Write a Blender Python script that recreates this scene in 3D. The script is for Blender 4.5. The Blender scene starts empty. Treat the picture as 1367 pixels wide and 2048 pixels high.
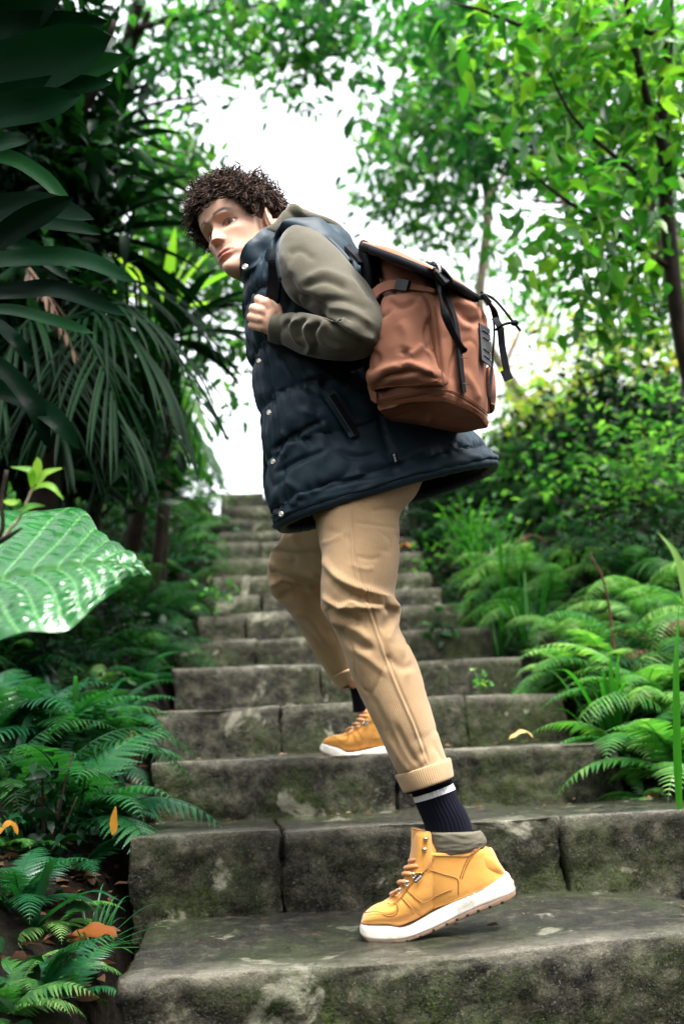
import bpy, bmesh, math, random
import numpy as np
from mathutils import Vector, Matrix, noise, Quaternion

# ------------------------------------------------------------------ camera, sky, sun, exposure
R_ = math.radians
scene = bpy.context.scene
COL = scene.collection
CAM_H = 0.36
PITCH, ROLL = R_(13.4), R_(3.0)
FPX = 35.0 / 36.0 * 2048.0
_X = Vector((1, 0, 0)); _F = Vector((0, math.cos(PITCH), math.sin(PITCH))); _U = Vector((0, -math.sin(PITCH), math.cos(PITCH)))
CR = (_X * math.cos(ROLL) - _U * math.sin(ROLL))
CU = (_U * math.cos(ROLL) + _X * math.sin(ROLL))
CF = _F
CC = Vector((0, 0, CAM_H))
cam_data = bpy.data.cameras.new('camera')
cam_data.sensor_fit = 'VERTICAL'; cam_data.sensor_height = 36.0; cam_data.sensor_width = 24.0
cam_data.lens = 35.0; cam_data.clip_start = 0.05; cam_data.clip_end = 2000
cam_data.dof.use_dof = True; cam_data.dof.focus_distance = 1.98; cam_data.dof.aperture_fstop = 2.6
cam = bpy.data.objects.new('camera', cam_data); COL.objects.link(cam)
m = Matrix.Identity(4)
for i in range(3):
    m[i][0] = CR[i]; m[i][1] = CU[i]; m[i][2] = -CF[i]; m[i][3] = CC[i]
cam.matrix_world = m
scene.camera = cam
scene.render.resolution_x = 683; scene.render.resolution_y = 1024

SUN_EL, SUN_AZ = R_(62), R_(150)      # azimuth measured clockwise from +Y (away from the camera)
world = bpy.data.worlds.new('World'); scene.world = world; world.use_nodes = True
nt = world.node_tree; nt.nodes.clear()
sky = nt.nodes.new('ShaderNodeTexSky'); sky.sky_type = 'NISHITA'; sky.sun_disc = False
sky.sun_elevation = SUN_EL; sky.sun_rotation = SUN_AZ; sky.air_density = 1.0; sky.dust_density = 4.0; sky.ozone_density = 1.0
hs = nt.nodes.new('ShaderNodeHueSaturation'); hs.inputs['Saturation'].default_value = 0.18
bg = nt.nodes.new('ShaderNodeBackground'); bg.inputs[1].default_value = 0.15
out = nt.nodes.new('ShaderNodeOutputWorld')
nt.links.new(sky.outputs[0], hs.inputs['Color']); nt.links.new(hs.outputs[0], bg.inputs[0]); nt.links.new(bg.outputs[0], out.inputs[0])
sd = bpy.data.lights.new('sun', 'SUN'); sd.energy = 1.5; sd.angle = R_(25); sd.color = (1.0, 0.97, 0.92)
sun = bpy.data.objects.new('sun', sd); COL.objects.link(sun)
_sv = Vector((math.sin(SUN_AZ) * math.cos(SUN_EL), math.cos(SUN_AZ) * math.cos(SUN_EL), math.sin(SUN_EL)))
sun.rotation_euler = _sv.to_track_quat('Z', 'Y').to_euler()
scene.view_settings.view_transform = 'Standard'; scene.view_settings.look = 'None'
scene.view_settings.exposure = 2.6; scene.view_settings.gamma = 1.0; scene.view_settings.use_curve_mapping = False
scene.render.engine = 'CYCLES'
scene.cycles.max_bounces = 7; scene.cycles.diffuse_bounces = 3; scene.cycles.glossy_bounces = 3
scene.cycles.transmission_bounces = 4; scene.cycles.transparent_max_bounces = 6
scene.cycles.sample_clamp_indirect = 6.0

# ------------------------------------------------------------------ helpers
def P(px, py, d):
    """point at photograph pixel (px, py), d metres in front of the camera along its axis"""
    return CC + CF * d + CR * ((px - 683.5) / FPX * d) - CU * ((py - 1024.0) / FPX * d)

def ray(px, py):
    return (CF + CR * ((px - 683.5) / FPX) - CU * ((py - 1024.0) / FPX)).normalized()

CCn, CFn, CRn, CUn = (np.array(v) for v in (CC, CF, CR, CU))
def project(V):
    q = V - CCn; d = q @ CFn
    return 683.5 + (q @ CRn) / d * FPX, 1024.0 - (q @ CUn) / d * FPX, d

def on_plane(px, py, z):
    r = ray(px, py); t = (z - CC.z) / r.z
    return CC + r * t

def tag(o, label=None, cat=None, group=None, kind=None):
    if label: o['label'] = label
    if cat: o['category'] = cat
    if group: o['group'] = group
    if kind: o['kind'] = kind
    return o

def empty(name, loc=(0, 0, 0), rz=0.0, label=None, cat=None, group=None):
    o = bpy.data.objects.new(name, None); COL.objects.link(o); o.location = loc; o.rotation_euler = (0, 0, rz)
    o.empty_display_size = 0.05
    return tag(o, label, cat, group)

def origin_of(o):
    v = Vector((0, 0, 0))
    while o is not None: v += o.location; o = o.parent
    return v

def mesh_obj(name, V, F, mat=None, parent=None, smooth=True, uv=None, attrs=None, local=False):
    me = bpy.data.meshes.new(name)
    V = np.asarray(V, dtype=np.float32).reshape(-1, 3)
    if isinstance(F, np.ndarray):
        n, k = F.shape
        me.vertices.add(len(V)); me.vertices.foreach_set('co', V.ravel())
        me.loops.add(n * k); me.loops.foreach_set('vertex_index', F.astype(np.int32).ravel())
        me.polygons.add(n); me.polygons.foreach_set('loop_start', np.arange(0, n * k, k, dtype=np.int32))
        me.update(calc_edges=True)
    else:
        me.from_pydata([tuple(v) for v in V.tolist()], [], [tuple(f) for f in F]); me.update()
    me.validate()
    if smooth: me.polygons.foreach_set('use_smooth', np.ones(len(me.polygons), dtype=bool))
    if uv is not None:
        lay = me.uv_layers.new(name='UVMap'); li = np.empty(len(me.loops), dtype=np.int32)
        me.loops.foreach_get('vertex_index', li)
        lay.data.foreach_set('uv', np.asarray(uv, dtype=np.float32)[li].ravel())
    if attrs:
        for k, a in attrs.items():
            a = np.asarray(a, dtype=np.float32)
            if a.ndim == 1:
                at = me.attributes.new(k, 'FLOAT', 'POINT'); at.data.foreach_set('value', a)
            else:
                if a.shape[1] == 3: a = np.hstack([a, np.ones((len(a), 1), dtype=np.float32)])
                at = me.attributes.new(k, 'FLOAT_COLOR', 'POINT'); at.data.foreach_set('color', a.ravel())
    if mat: me.materials.append(mat)
    o = bpy.data.objects.new(name, me); COL.objects.link(o)
    if parent is not None:
        o.parent = parent
        if not local: o.location = -origin_of(parent)
    return o

def catmull(pts, n):
    """resample rows of a control array smoothly to n rows"""
    pts = np.asarray(pts, dtype=float); k = len(pts)
    if k == 2:
        t = np.linspace(0, 1, n)[:, None]; return pts[0] * (1 - t) + pts[1] * t
    ext = np.vstack([2 * pts[0] - pts[1], pts, 2 * pts[-1] - pts[-2]])
    u = np.linspace(0, k - 1, n); i = np.minimum(u.astype(int), k - 2); t = (u - i)[:, None]
    p0, p1, p2, p3 = ext[i], ext[i + 1], ext[i + 2], ext[i + 3]
    return 0.5 * ((2 * p1) + (-p0 + p2) * t + (2 * p0 - 5 * p1 + 4 * p2 - p3) * t ** 2 + (-p0 + 3 * p1 - 3 * p2 + p3) * t ** 3)

def grid_faces(nr, nc, wrap=True):
    i = np.arange(nr - 1)[:, None]; j = np.arange(nc if wrap else nc - 1)[None, :]
    a = i * nc + j; b = i * nc + (j + 1) % nc; c = (i + 1) * nc + (j + 1) % nc; d = (i + 1) * nc + j
    return np.stack([a, b, c, d], -1).reshape(-1, 4)

class Loft:
    """rings between a left and a right outline point; each ring has a half depth along 'dvec'"""
    def __init__(s, secs, rows=60, segs=64, dvec=(0, 1, 0), cap=True, exp=2.2):
        # sec: (xl, yl, dl, xr, yr, dr, halfdepth[, exponent])
        A = []
        for q in secs:
            l = P(q[0], q[1], q[2]); r = P(q[3], q[4], q[5])
            A.append([*l, *r, q[6], q[7] if len(q) > 7 else exp])
        A = catmull(A, rows)
        th = np.linspace(0, 2 * np.pi, segs, endpoint=False)
        s.rows, s.segs, s.th = rows, segs, th
        c = (A[:, 0:3] + A[:, 3:6]) / 2; h = (A[:, 3:6] - A[:, 0:3]) / 2
        e = 2.0 / np.maximum(A[:, 7], 1.0)
        co, si = np.cos(th), np.sin(th)
        cx = np.sign(co)[None] * np.abs(co)[None] ** e[:, None]; sy = np.sign(si)[None] * np.abs(si)[None] ** e[:, None]
        dv = np.array(dvec, dtype=float); dv /= np.linalg.norm(dv)
        s.V = c[:, None, :] + cx[..., None] * h[:, None, :] + sy[..., None] * (np.maximum(A[:, 6], 0.0005)[:, None, None] * dv)
        s.A = A; s.cap = cap
        d1 = np.linalg.norm(np.diff(c, axis=0), axis=1); s.vlen = np.concatenate([[0], np.cumsum(d1)])
        per = np.linalg.norm(np.diff(np.concatenate([s.V, s.V[:, :1]], 1), axis=1), axis=2)
        s.ulen = np.concatenate([np.zeros((rows, 1)), np.cumsum(per, 1)[:, :-1]], 1)
        s.ulen = s.ulen / s.ulen.mean(0)[None].clip(1e-6) * s.ulen.mean(0)[None] if False else np.tile(s.ulen.mean(0)[None], (rows, 1))
    def normals(s):
        V = s.V; du = np.roll(V, -1, 1) - np.roll(V, 1, 1); dv = np.gradient(V, axis=0)
        n = np.cross(du, dv); n /= np.linalg.norm(n, axis=2, keepdims=True).clip(1e-9)
        c = V.mean(1, keepdims=True)
        sg = np.sign((n * (V - c)).sum(2).mean()); return n * (sg if sg != 0 else 1)
    def push(s, amt):
        s.V = s.V + s.normals() * amt[..., None]; return s
    def relief(s, strokes, back=True):
        """strokes: (points px, width px, height m) ridges (+) or valleys (-) worked into the side that faces the lens"""
        N = s.normals(); X, Y, D = project(s.V.reshape(-1, 3)); X = X.reshape(s.V.shape[:2]); Y = Y.reshape(X.shape)
        view = s.V - CCn; view /= np.linalg.norm(view, axis=2, keepdims=True)
        fc = np.clip(-(N * view).sum(2) * 2.5, 0, 1)
        tot = np.zeros(X.shape)
        for pts, w, h in strokes:
            pts = catmull(pts, 14) if len(pts) > 2 else np.asarray(pts, float)
            best = np.full(X.shape, 1e9); par = np.zeros(X.shape)
            for k in range(len(pts) - 1):
                a, b = pts[k], pts[k + 1]; ab = b - a; L2 = (ab ** 2).sum() + 1e-9
                t = np.clip(((X - a[0]) * ab[0] + (Y - a[1]) * ab[1]) / L2, 0, 1)
                d = np.hypot(X - a[0] - t * ab[0], Y - a[1] - t * ab[1])
                m_ = d < best; best = np.where(m_, d, best); par = np.where(m_, (k + t) / (len(pts) - 1), par)
            tap = np.clip(np.minimum(par, 1 - par) * 6 + 0.25, 0, 1)
            tot += h * tap * np.exp(-(best / w) ** 2)
        s.V = s.V + N * (tot * fc)[..., None]; return s
    def noise(s, amp, scale, seed=0.0, stretch=(1, 1, 1)):
        N = s.normals(); W = s.V.reshape(-1, 3) * np.array(stretch) * scale + seed
        n = np.array([noise.noise(Vector(w)) for w in W.tolist()]).reshape(s.V.shape[:2])
        s.V = s.V + N * (n * amp)[..., None]; return s
    def crease(s, amp, scale, width=0.07, seed=0.0, stretch=(1, 1, 1)):
        N = s.normals(); W = s.V.reshape(-1, 3) * np.array(stretch) * scale + seed
        n = np.array([noise.noise(Vector(w)) for w in W.tolist()]).reshape(s.V.shape[:2]); g_ = np.array([noise.noise(Vector(w)) for w in (W * 0.45 + 9.3).tolist()]).reshape(s.V.shape[:2])
        s.V = s.V - N * (amp * np.exp(-(n / width) ** 2) * np.clip(g_ * 3 + .5, 0, 1))[..., None]; return s
    def geo(s):
        V = s.V.reshape(-1, 3); F = grid_faces(s.rows, s.segs).tolist()
        uv = np.stack([s.ulen, np.tile(s.vlen[:, None], (1, s.segs))], -1).reshape(-1, 2)
        if s.cap:
            F.append(list(range(s.segs))); F.append([(s.rows - 1) * s.segs + j for j in range(s.segs)][::-1])
        return V, F, uv
    def build(s, name, mat, parent=None, attrs=None):
        V, F, uv = s.geo(); return mesh_obj(name, V, F, mat, parent, True, uv, attrs)

def frame_along(pts):
    pts = np.asarray(pts, float); T = np.gradient(pts, axis=0); T /= np.linalg.norm(T, axis=1, keepdims=True).clip(1e-9); return T

def tube_geo(pts, rad, segs=8, rows=None):
    pts = np.asarray([tuple(p) for p in pts], float); rad = np.asarray(rad, float) if np.ndim(rad) else np.full(len(pts), float(rad))
    if rows: A = catmull(np.hstack([pts, rad[:, None]]), rows); pts, rad = A[:, :3], np.maximum(A[:, 3], 1e-4)
    T = frame_along(pts); up = np.array([0.13, 0.21, 0.97]); V = []
    th = np.linspace(0, 2 * np.pi, segs, endpoint=False)
    a = np.cross(T[0], up); a /= np.linalg.norm(a)
    for i in range(len(pts)):
        a = a - T[i] * (a @ T[i]); a /= np.linalg.norm(a) + 1e-9; b = np.cross(T[i], a)
        V.append(pts[i] + rad[i] * (np.cos(th)[:, None] * a + np.sin(th)[:, None] * b))
    V = np.concatenate(V); F = grid_faces(len(pts), segs).tolist()
    F.append(list(range(segs))[::-1]); F.append([(len(pts) - 1) * segs + j for j in range(segs)])
    return V, F

def merge(parts):
    V, F, n = [], [], 0
    for v, f in parts:
        V.append(np.asarray(v)); F += [[i + n for i in q] for q in (f.tolist() if isinstance(f, np.ndarray) else f)]; n += len(v)
    return np.concatenate(V), F

def tube(name, pts, rad, mat, parent=None, segs=8, rows=None):
    V, F = tube_geo(pts, rad, segs, rows); return mesh_obj(name, V, F, mat, parent)

def sphere_geo(c, r, nu=20, nv=12, M=None):
    r = np.array(r, float) * np.ones(3); V = []
    for i in range(nv + 1):
        ph = math.pi * i / nv
        for j in range(nu):
            t = 2 * math.pi * j / nu; V.append([math.sin(ph) * math.cos(t), math.sin(ph) * math.sin(t), math.cos(ph)])
    V = np.array(V) * r
    if M is not None: V = V @ np.array(M).T
    return V + np.array(tuple(c)), grid_faces(nv + 1, nu)

def ribbon_geo(pts, width, nrm, thick=0.0015, rows=None):
    """flat webbing along pts; nrm is the direction its face looks"""
    pts = np.asarray([tuple(p) for p in pts], float); w = np.asarray(width, float) if np.ndim(width) else np.full(len(pts), float(width))
    nn = np.asarray([tuple(q) for q in nrm], float) if np.ndim(nrm[0]) or isinstance(nrm[0], Vector) else np.tile(np.array(tuple(nrm), float), (len(pts), 1))
    if rows: A = catmull(np.hstack([pts, w[:, None], nn]), rows); pts, w, nn = A[:, :3], A[:, 3], A[:, 4:]
    T = frame_along(pts); B = np.cross(T, nn); B /= np.linalg.norm(B, axis=1, keepdims=True).clip(1e-9); N = np.cross(B, T)
    V = np.stack([pts - B * w[:, None] / 2 - N * thick / 2, pts - B * w[:, None] / 2 + N * thick / 2,
                  pts + B * w[:, None] / 2 + N * thick / 2, pts + B * w[:, None] / 2 - N * thick / 2], 1).reshape(-1, 3)
    F = grid_faces(len(pts), 4).tolist(); F.append([3, 2, 1, 0]); k = (len(pts) - 1) * 4; F.append([k, k + 1, k + 2, k + 3])
    return V, F

def ribbon(name, pts, width, nrm, mat, parent=None, thick=0.0015, rows=None):
    V, F = ribbon_geo(pts, width, nrm, thick, rows); return mesh_obj(name, V, F, mat, parent, False)

def text_obj(name, body, size, origin, xdir, ydir, mat, parent=None, extrude=0.0003, shear=0.0):
    cu = bpy.data.curves.new(name, 'FONT'); cu.body = body; cu.size = size; cu.extrude = extrude; cu.align_x = 'CENTER'; cu.align_y = 'CENTER'; cu.shear = shear
    o = bpy.data.objects.new(name, cu); COL.objects.link(o); bpy.context.view_layer.update()
    dg = bpy.context.evaluated_depsgraph_get(); me = bpy.data.meshes.new_from_object(o.evaluated_get(dg)); bpy.data.objects.remove(o)
    x = Vector(xdir).normalized(); z = x.cross(Vector(ydir)).normalized(); y = z.cross(x)
    M = Matrix((x, y, z)).transposed().to_4x4(); M.translation = origin; me.transform(M)
    me.materials.clear(); me.materials.append(mat)
    q = bpy.data.objects.new(name, me); COL.objects.link(q)
    if parent is not None: q.parent = parent; q.location = -origin_of(parent)
    return q

# ------------------------------------------------------------------ materials
def new_mat(name):
    mt = bpy.data.materials.new(name); mt.use_nodes = True; n = mt.node_tree.nodes; n.clear()
    o = n.new('ShaderNodeOutputMaterial'); b = n.new('ShaderNodeBsdfPrincipled'); mt.node_tree.links.new(b.outputs[0], o.inputs[0])
    return mt, mt.node_tree, b, o

def ramp(nt, stops, src=None):
    r = nt.nodes.new('ShaderNodeValToRGB'); e = r.color_ramp.elements
    while len(e) < len(stops): e.new(0.5)
    for q, (p, c) in zip(e, stops): q.position = p; q.color = (*c, 1) if len(c) == 3 else c
    if src: nt.links.new(src, r.inputs[0])
    return r

def tex(nt, kind, scale, coord, detail=4, rough=0.6, vec_scale=None, distort=0.0):
    if vec_scale:
        mp = nt.nodes.new('ShaderNodeMapping'); mp.inputs['Scale'].default_value = vec_scale; nt.links.new(coord, mp.inputs[0]); coord = mp.outputs[0]
    if kind == 'voronoi':
        t = nt.nodes.new('ShaderNodeTexVoronoi'); t.inputs['Scale'].default_value = scale; nt.links.new(coord, t.inputs['Vector']); return t.outputs['Distance']
    t = nt.nodes.new('ShaderNodeTexNoise'); t.inputs['Scale'].default_value = scale; t.inputs['Detail'].default_value = detail; t.inputs['Roughness'].default_value = rough
    t.inputs['Distortion'].default_value = distort
    nt.links.new(coord, t.inputs['Vector']); return t.outputs['Fac']

def coord(nt, kind='Object'):
    return nt.nodes.new('ShaderNodeTexCoord').outputs[kind]

def bump(nt, height, strength, dist, prev=None):
    b = nt.nodes.new('ShaderNodeBump'); b.inputs['Strength'].default_value = strength; b.inputs['Distance'].default_value = dist
    nt.links.new(height, b.inputs['Height'])
    if prev: nt.links.new(prev, b.inputs['Normal'])
    return b.outputs[0]

def mix(nt, a, b, fac, mode='MIX'):
    m_ = nt.nodes.new('ShaderNodeMix'); m_.data_type = 'RGBA'; m_.blend_type = mode
    for s_, v in ((m_.inputs[6], a), (m_.inputs[7], b)):
        if isinstance(v, tuple): s_.default_value = (*v, 1)
        else: nt.links.new(v, s_)
    if isinstance(fac, float): m_.inputs[0].default_value = fac
    else: nt.links.new(fac, m_.inputs[0])
    return m_.outputs[2]

def math_n(nt, op, a, b=0.0):
    m_ = nt.nodes.new('ShaderNodeMath'); m_.operation = op
    for s_, v in ((m_.inputs[0], a), (m_.inputs[1], b)):
        if isinstance(v, (int, float)): s_.default_value = v
        else: nt.links.new(v, s_)
    return m_.outputs[0]

def cloth(name, c1, c2, rough=0.85, weave=900.0, wb=0.25, sheen=0.2, big=9.0, spec=0.3):
    mt, nt, b, o = new_mat(name); co = coord(nt)
    n1 = tex(nt, 'noise', big, co, 5); r = ramp(nt, [(0.3, c1), (0.7, c2)], n1)
    nt.links.new(r.outputs[0], b.inputs['Base Color']); b.inputs['Roughness'].default_value = rough
    b.inputs['Specular IOR Level'].default_value = spec
    b.inputs['Sheen Weight'].default_value = sheen
    n2 = tex(nt, 'noise', weave, co, 2); n3 = tex(nt, 'noise', 60.0, co, 3)
    nrm = bump(nt, n2, wb, 0.0006); nrm = bump(nt, n3, 0.35, 0.002, nrm); nt.links.new(nrm, b.inputs['Normal'])
    return mt

def plain(name, c, rough=0.5, metal=0.0, noise_amt=0.15, spec=0.5):
    mt, nt, b, o = new_mat(name); co = coord(nt); n = tex(nt, 'noise', 45.0, co, 5)
    lo = tuple(x * (1 - noise_amt) for x in c); hi = tuple(min(1, x * (1 + noise_amt)) for x in c)
    r = ramp(nt, [(0.35, lo), (0.65, hi)], n); nt.links.new(r.outputs[0], b.inputs['Base Color'])
    b.inputs['Roughness'].default_value = rough; b.inputs['Metallic'].default_value = metal; b.inputs['Specular IOR Level'].default_value = spec
    nt.links.new(bump(nt, n, 0.15, 0.001), b.inputs['Normal'])
    return mt

def leaf_mat(name, dark, mid, light, rough=0.35, trans=0.4, tcol=None, spec=0.2, coat=0.0, bscale=60.0):
    """leaf: colour varies leaf by leaf through the 'tint' attribute; light passes through"""
    mt, nt, b, o = new_mat(name); at = nt.nodes.new('ShaderNodeAttribute'); at.attribute_name = 'tint'
    oi = nt.nodes.new('ShaderNodeObjectInfo'); tf = math_n(nt, 'ADD', at.outputs['Fac'], math_n(nt, 'MULTIPLY', math_n(nt, 'SUBTRACT', oi.outputs['Random'], 0.5), 0.55))
    r = ramp(nt, [(0.0, dark), (0.5, mid), (1.0, light)], tf)
    co = coord(nt); n = tex(nt, 'noise', bscale, co, 3); c = mix(nt, r.outputs[0], (0.55, 0.6, 0.4), math_n(nt, 'MULTIPLY', n, 0.25), 'MULTIPLY')
    nt.links.new(c, b.inputs['Base Color']); b.inputs['Roughness'].default_value = rough; b.inputs['Coat Weight'].default_value = coat; b.inputs['Specular IOR Level'].default_value = spec
    nt.links.new(bump(nt, n, 0.3, 0.002), b.inputs['Normal'])
    tb = nt.nodes.new('ShaderNodeBsdfTranslucent'); tc = mix(nt, c, tcol or (1.8, 2.2, 0.7), 1.0, 'MULTIPLY'); nt.links.new(tc, tb.inputs[0])
    ms = nt.nodes.new('ShaderNodeMixShader'); ms.inputs[0].default_value = trans
    nt.links.new(b.outputs[0], ms.inputs[1]); nt.links.new(tb.outputs[0], ms.inputs[2]); nt.links.new(ms.outputs[0], o.inputs[0])
    return mt

def stone_mat():
    mt, nt, b, o = new_mat('wet_stone'); co = coord(nt); oi = nt.nodes.new('ShaderNodeObjectInfo')
    big = tex(nt, 'noise', 3.5, co, 6, 0.65); mid = tex(nt, 'noise', 22.0, co, 6, 0.7); fine = tex(nt, 'noise', 130.0, co, 4, 0.75)
    base = ramp(nt, [(0.34, (0.003, 0.003, 0.0022)), (0.45, (0.016, 0.0155, 0.011)), (0.56, (0.044, 0.042, 0.029)), (0.70, (0.14, 0.127, 0.09))], mid)
    c = mix(nt, base.outputs[0], (0.27, 0.265, 0.24), fine, 'OVERLAY')
    gr = ramp(nt, [(0.36, (0.25, 0.25, 0.25)), (0.5, (0.9, 0.9, 0.9)), (0.66, (1, 1, 1))], tex(nt, 'noise', 300.0, co, 3, 0.8)); c = mix(nt, c, gr.outputs[0], 0.9, 'MULTIPLY')
    gb = ramp(nt, [(0.60, (0, 0, 0)), (0.74, (0.7, 0.7, 0.7))], tex(nt, 'noise', 210.0, co, 2, 0.7)); c = mix(nt, c, (0.20, 0.19, 0.15), gb.outputs[0])
    mm = ramp(nt, [(0.44, (0, 0, 0)), (0.60, (1, 1, 1))], big); m2 = ramp(nt, [(0.42, (0, 0, 0)), (0.58, (1, 1, 1))], fine)
    mf = math_n(nt, 'MULTIPLY', mm.outputs[0], m2.outputs[0]); mf = math_n(nt, 'MULTIPLY', mf, 0.85)
    c = mix(nt, c, (0.030, 0.048, 0.007), mf)
    li = tex(nt, 'noise', 7.0, co, 6, 0.6, distort=0.6); lm = ramp(nt, [(0.61, (0, 0, 0)), (0.66, (1, 1, 1))], li)
    c = mix(nt, c, (0.26, 0.25, 0.19), math_n(nt, 'MULTIPLY', lm.outputs[0], 0.6))
    # tops of the treads are worn smoother and paler along the nosing: wear, held in the vertex attribute
    at = nt.nodes.new('ShaderNodeAttribute'); at.attribute_name = 'wear'
    wv = math_n(nt, 'MULTIPLY', at.outputs['Fac'], math_n(nt, 'ADD', mid, 0.1))
    c = mix(nt, c, (0.24, 0.22, 0.175), math_n(nt, 'MULTIPLY', wv, 0.8))
    nt.links.new(c, b.inputs['Base Color'])
    rr = ramp(nt, [(0.35, (0.12,) * 3), (0.65, (0.42,) * 3)], mid)
    ge = nt.nodes.new('ShaderNodeNewGeometry'); sz = nt.nodes.new('ShaderNodeSeparateXYZ'); nt.links.new(ge.outputs['Normal'], sz.inputs[0]); wt = ramp(nt, [(0.75, (1, 1, 1)), (0.95, (0.35, 0.35, 0.35))], sz.outputs[2])
    nt.links.new(math_n(nt, 'MULTIPLY', rr.outputs[0], wt.outputs[0]), b.inputs['Roughness'])
    nt.links.new(ramp(nt, [(0.6, (0.12,) * 3), (0.95, (0.6,) * 3)], sz.outputs[2]).outputs[0], b.inputs['Specular IOR Level'])
    nrm = bump(nt, mid, 1.0, 0.025); nrm = bump(nt, fine, 1.0, 0.006, nrm); nrm = bump(nt, tex(nt, 'noise', 420.0, co, 3, 0.8), 0.8, 0.0022, nrm); nt.links.new(nrm, b.inputs['Normal'])
    return mt

def soil_mat():
    mt, nt, b, o = new_mat('soil'); co = coord(nt)
    n = tex(nt, 'noise', 14.0, co, 8, 0.7); v = tex(nt, 'voronoi', 30.0, co); f = tex(nt, 'noise', 90.0, co, 5, 0.7)
    r = ramp(nt, [(0.3, (0.003, 0.0025, 0.002)), (0.6, (0.012, 0.009, 0.006)), (0.8, (0.04, 0.026, 0.014))], n)
    g = ramp(nt, [(0.56, (0, 0, 0)), (0.7, (1, 1, 1))], tex(nt, 'noise', 3.0, co, 5))
    c = mix(nt, r.outputs[0], (0.012, 0.03, 0.008), math_n(nt, 'MULTIPLY', g.outputs[0], 0.7))
    nt.links.new(c, b.inputs['Base Color']); b.inputs['Roughness'].default_value = 0.75; b.inputs['Specular IOR Level'].default_value = 0.1
    nrm = bump(nt, n, 1.0, 0.05); nrm = bump(nt, v, 0.6, 0.015, nrm); nrm = bump(nt, f, 0.6, 0.006, nrm); nt.links.new(nrm, b.inputs['Normal'])
    return mt

def corduroy_mat():
    mt, nt, b, o = new_mat('corduroy'); uv = coord(nt, 'UV'); co = coord(nt)
    sp = nt.nodes.new('ShaderNodeSeparateXYZ'); nt.links.new(uv, sp.inputs[0])
    s_ = math_n(nt, 'SINE', math_n(nt, 'MULTIPLY', sp.outputs[0], 2 * math.pi / 0.0044)); s_ = math_n(nt, 'ADD', math_n(nt, 'MULTIPLY', s_, 0.5), 0.5)
    n = tex(nt, 'noise', 12.0, co, 5); base = ramp(nt, [(0.3, (0.32, 0.215, 0.122)), (0.7, (0.40, 0.275, 0.16))], n)
    c = mix(nt, base.outputs[0], (0.80, 0.74, 0.66), math_n(nt, 'SUBTRACT', 1.0, s_), 'MULTIPLY')
    nt.links.new(c, b.inputs['Base Color']); b.inputs['Roughness'].default_value = 0.9; b.inputs['Sheen Weight'].default_value = 0.15; b.inputs['Specular IOR Level'].default_value = 0.08
    nrm = bump(nt, s_, 0.3, 0.0010); nrm = bump(nt, tex(nt, 'noise', 40.0, co, 4), 0.3, 0.004, nrm); nt.links.new(nrm, b.inputs['Normal'])
    return mt

def bark_mat(name, c1, c2):
    mt, nt, b, o = new_mat(name); co = coord(nt); n = tex(nt, 'noise', 18.0, co, 6, 0.7, (1, 1, 0.25))
    r = ramp(nt, [(0.35, c1), (0.65, c2)], n); nt.links.new(r.outputs[0], b.inputs['Base Color']); b.inputs['Roughness'].default_value = 0.7; b.inputs['Specular IOR Level'].default_value = 0.12
    nt.links.new(bump(nt, n, 0.8, 0.01), b.inputs['Normal']); return mt

MT = {}
MT['stone'] = stone_mat(); MT['soil'] = soil_mat()
MT['cord'] = corduroy_mat()
MT['cord_plain'] = cloth('cord_lining', (0.40, 0.26, 0.14), (0.5, 0.33, 0.19))
MT['vest'] = cloth('navy_nylon', (0.008, 0.0175, 0.026), (0.013, 0.026, 0.037), 0.5, 700, 0.15, 0.0, 6, 0.16)
MT['vest_dark'] = cloth('black_lining', (0.001, 0.0012, 0.0015), (0.002, 0.002, 0.0025), 0.8, spec=0.05)
MT['hoodie'] = cloth('olive_fleece', (0.046, 0.041, 0.028), (0.068, 0.062, 0.043), 0.95, 500, 0.3, 0.2, 9, 0.1)
MT['bag'] = cloth('rust_canvas', (0.20, 0.086, 0.052), (0.275, 0.124, 0.080), 0.8, 420, 0.6, 0.0, 7, 0.08)
MT['bag_dark'] = cloth('rust_canvas_base', (0.19, 0.073, 0.035), (0.24, 0.093, 0.045), 0.8, 420, 0.5, 0.0, 7, 0.08)
MT['web'] = cloth('black_webbing', (0.002, 0.0024, 0.0035), (0.0045, 0.0052, 0.0075), 0.7, 1200, 0.5, 0.0, 9, 0.1)
MT['plastic'] = plain('black_plastic', (0.004, 0.0045, 0.005), 0.35, spec=0.35)
MT['steel'] = plain('steel', (0.6, 0.56, 0.5), 0.25, 1.0)
MT['brass'] = plain('brass', (0.55, 0.45, 0.32), 0.28, 1.0)
MT['nubuck'] = cloth('wheat_nubuck', (0.56, 0.245, 0.045), (0.64, 0.30, 0.065), 0.85, 900, 0.2, 0.3, 10, 0.08)
MT['stitch'] = plain('stitch_brown', (0.24, 0.10, 0.03), 0.8)
MT['collar'] = cloth('olive_grey_padding', (0.085, 0.077, 0.056), (0.115, 0.104, 0.078), 0.7, 700, 0.3, 0.0, 9, 0.1)
MT['midsole'] = plain('white_rubber', (0.66, 0.62, 0.55), 0.5, 0, 0.16)
MT['gum'] = plain('gum_rubber', (0.24, 0.15, 0.10), 0.45, 0, 0.2)
MT['lace'] = cloth('lace_orange', (0.42, 0.17, 0.06), (0.5, 0.22, 0.08), 0.9)
MT['sock'] = cloth('navy_knit', (0.0025, 0.0035, 0.0075), (0.0045, 0.0055, 0.011), 0.95, 500, 0.5, 0.02, 9, 0.08)
MT['white_knit'] = cloth('white_knit', (0.6, 0.6, 0.62), (0.7, 0.7, 0.72), 0.95, 500, 0.5)
MT['white_ink'] = plain('white_ink', (0.75, 0.75, 0.75), 0.6)
MT['patch'] = plain('patch_rubber', (0.003, 0.0045, 0.006), 0.45, spec=0.3)
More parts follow.
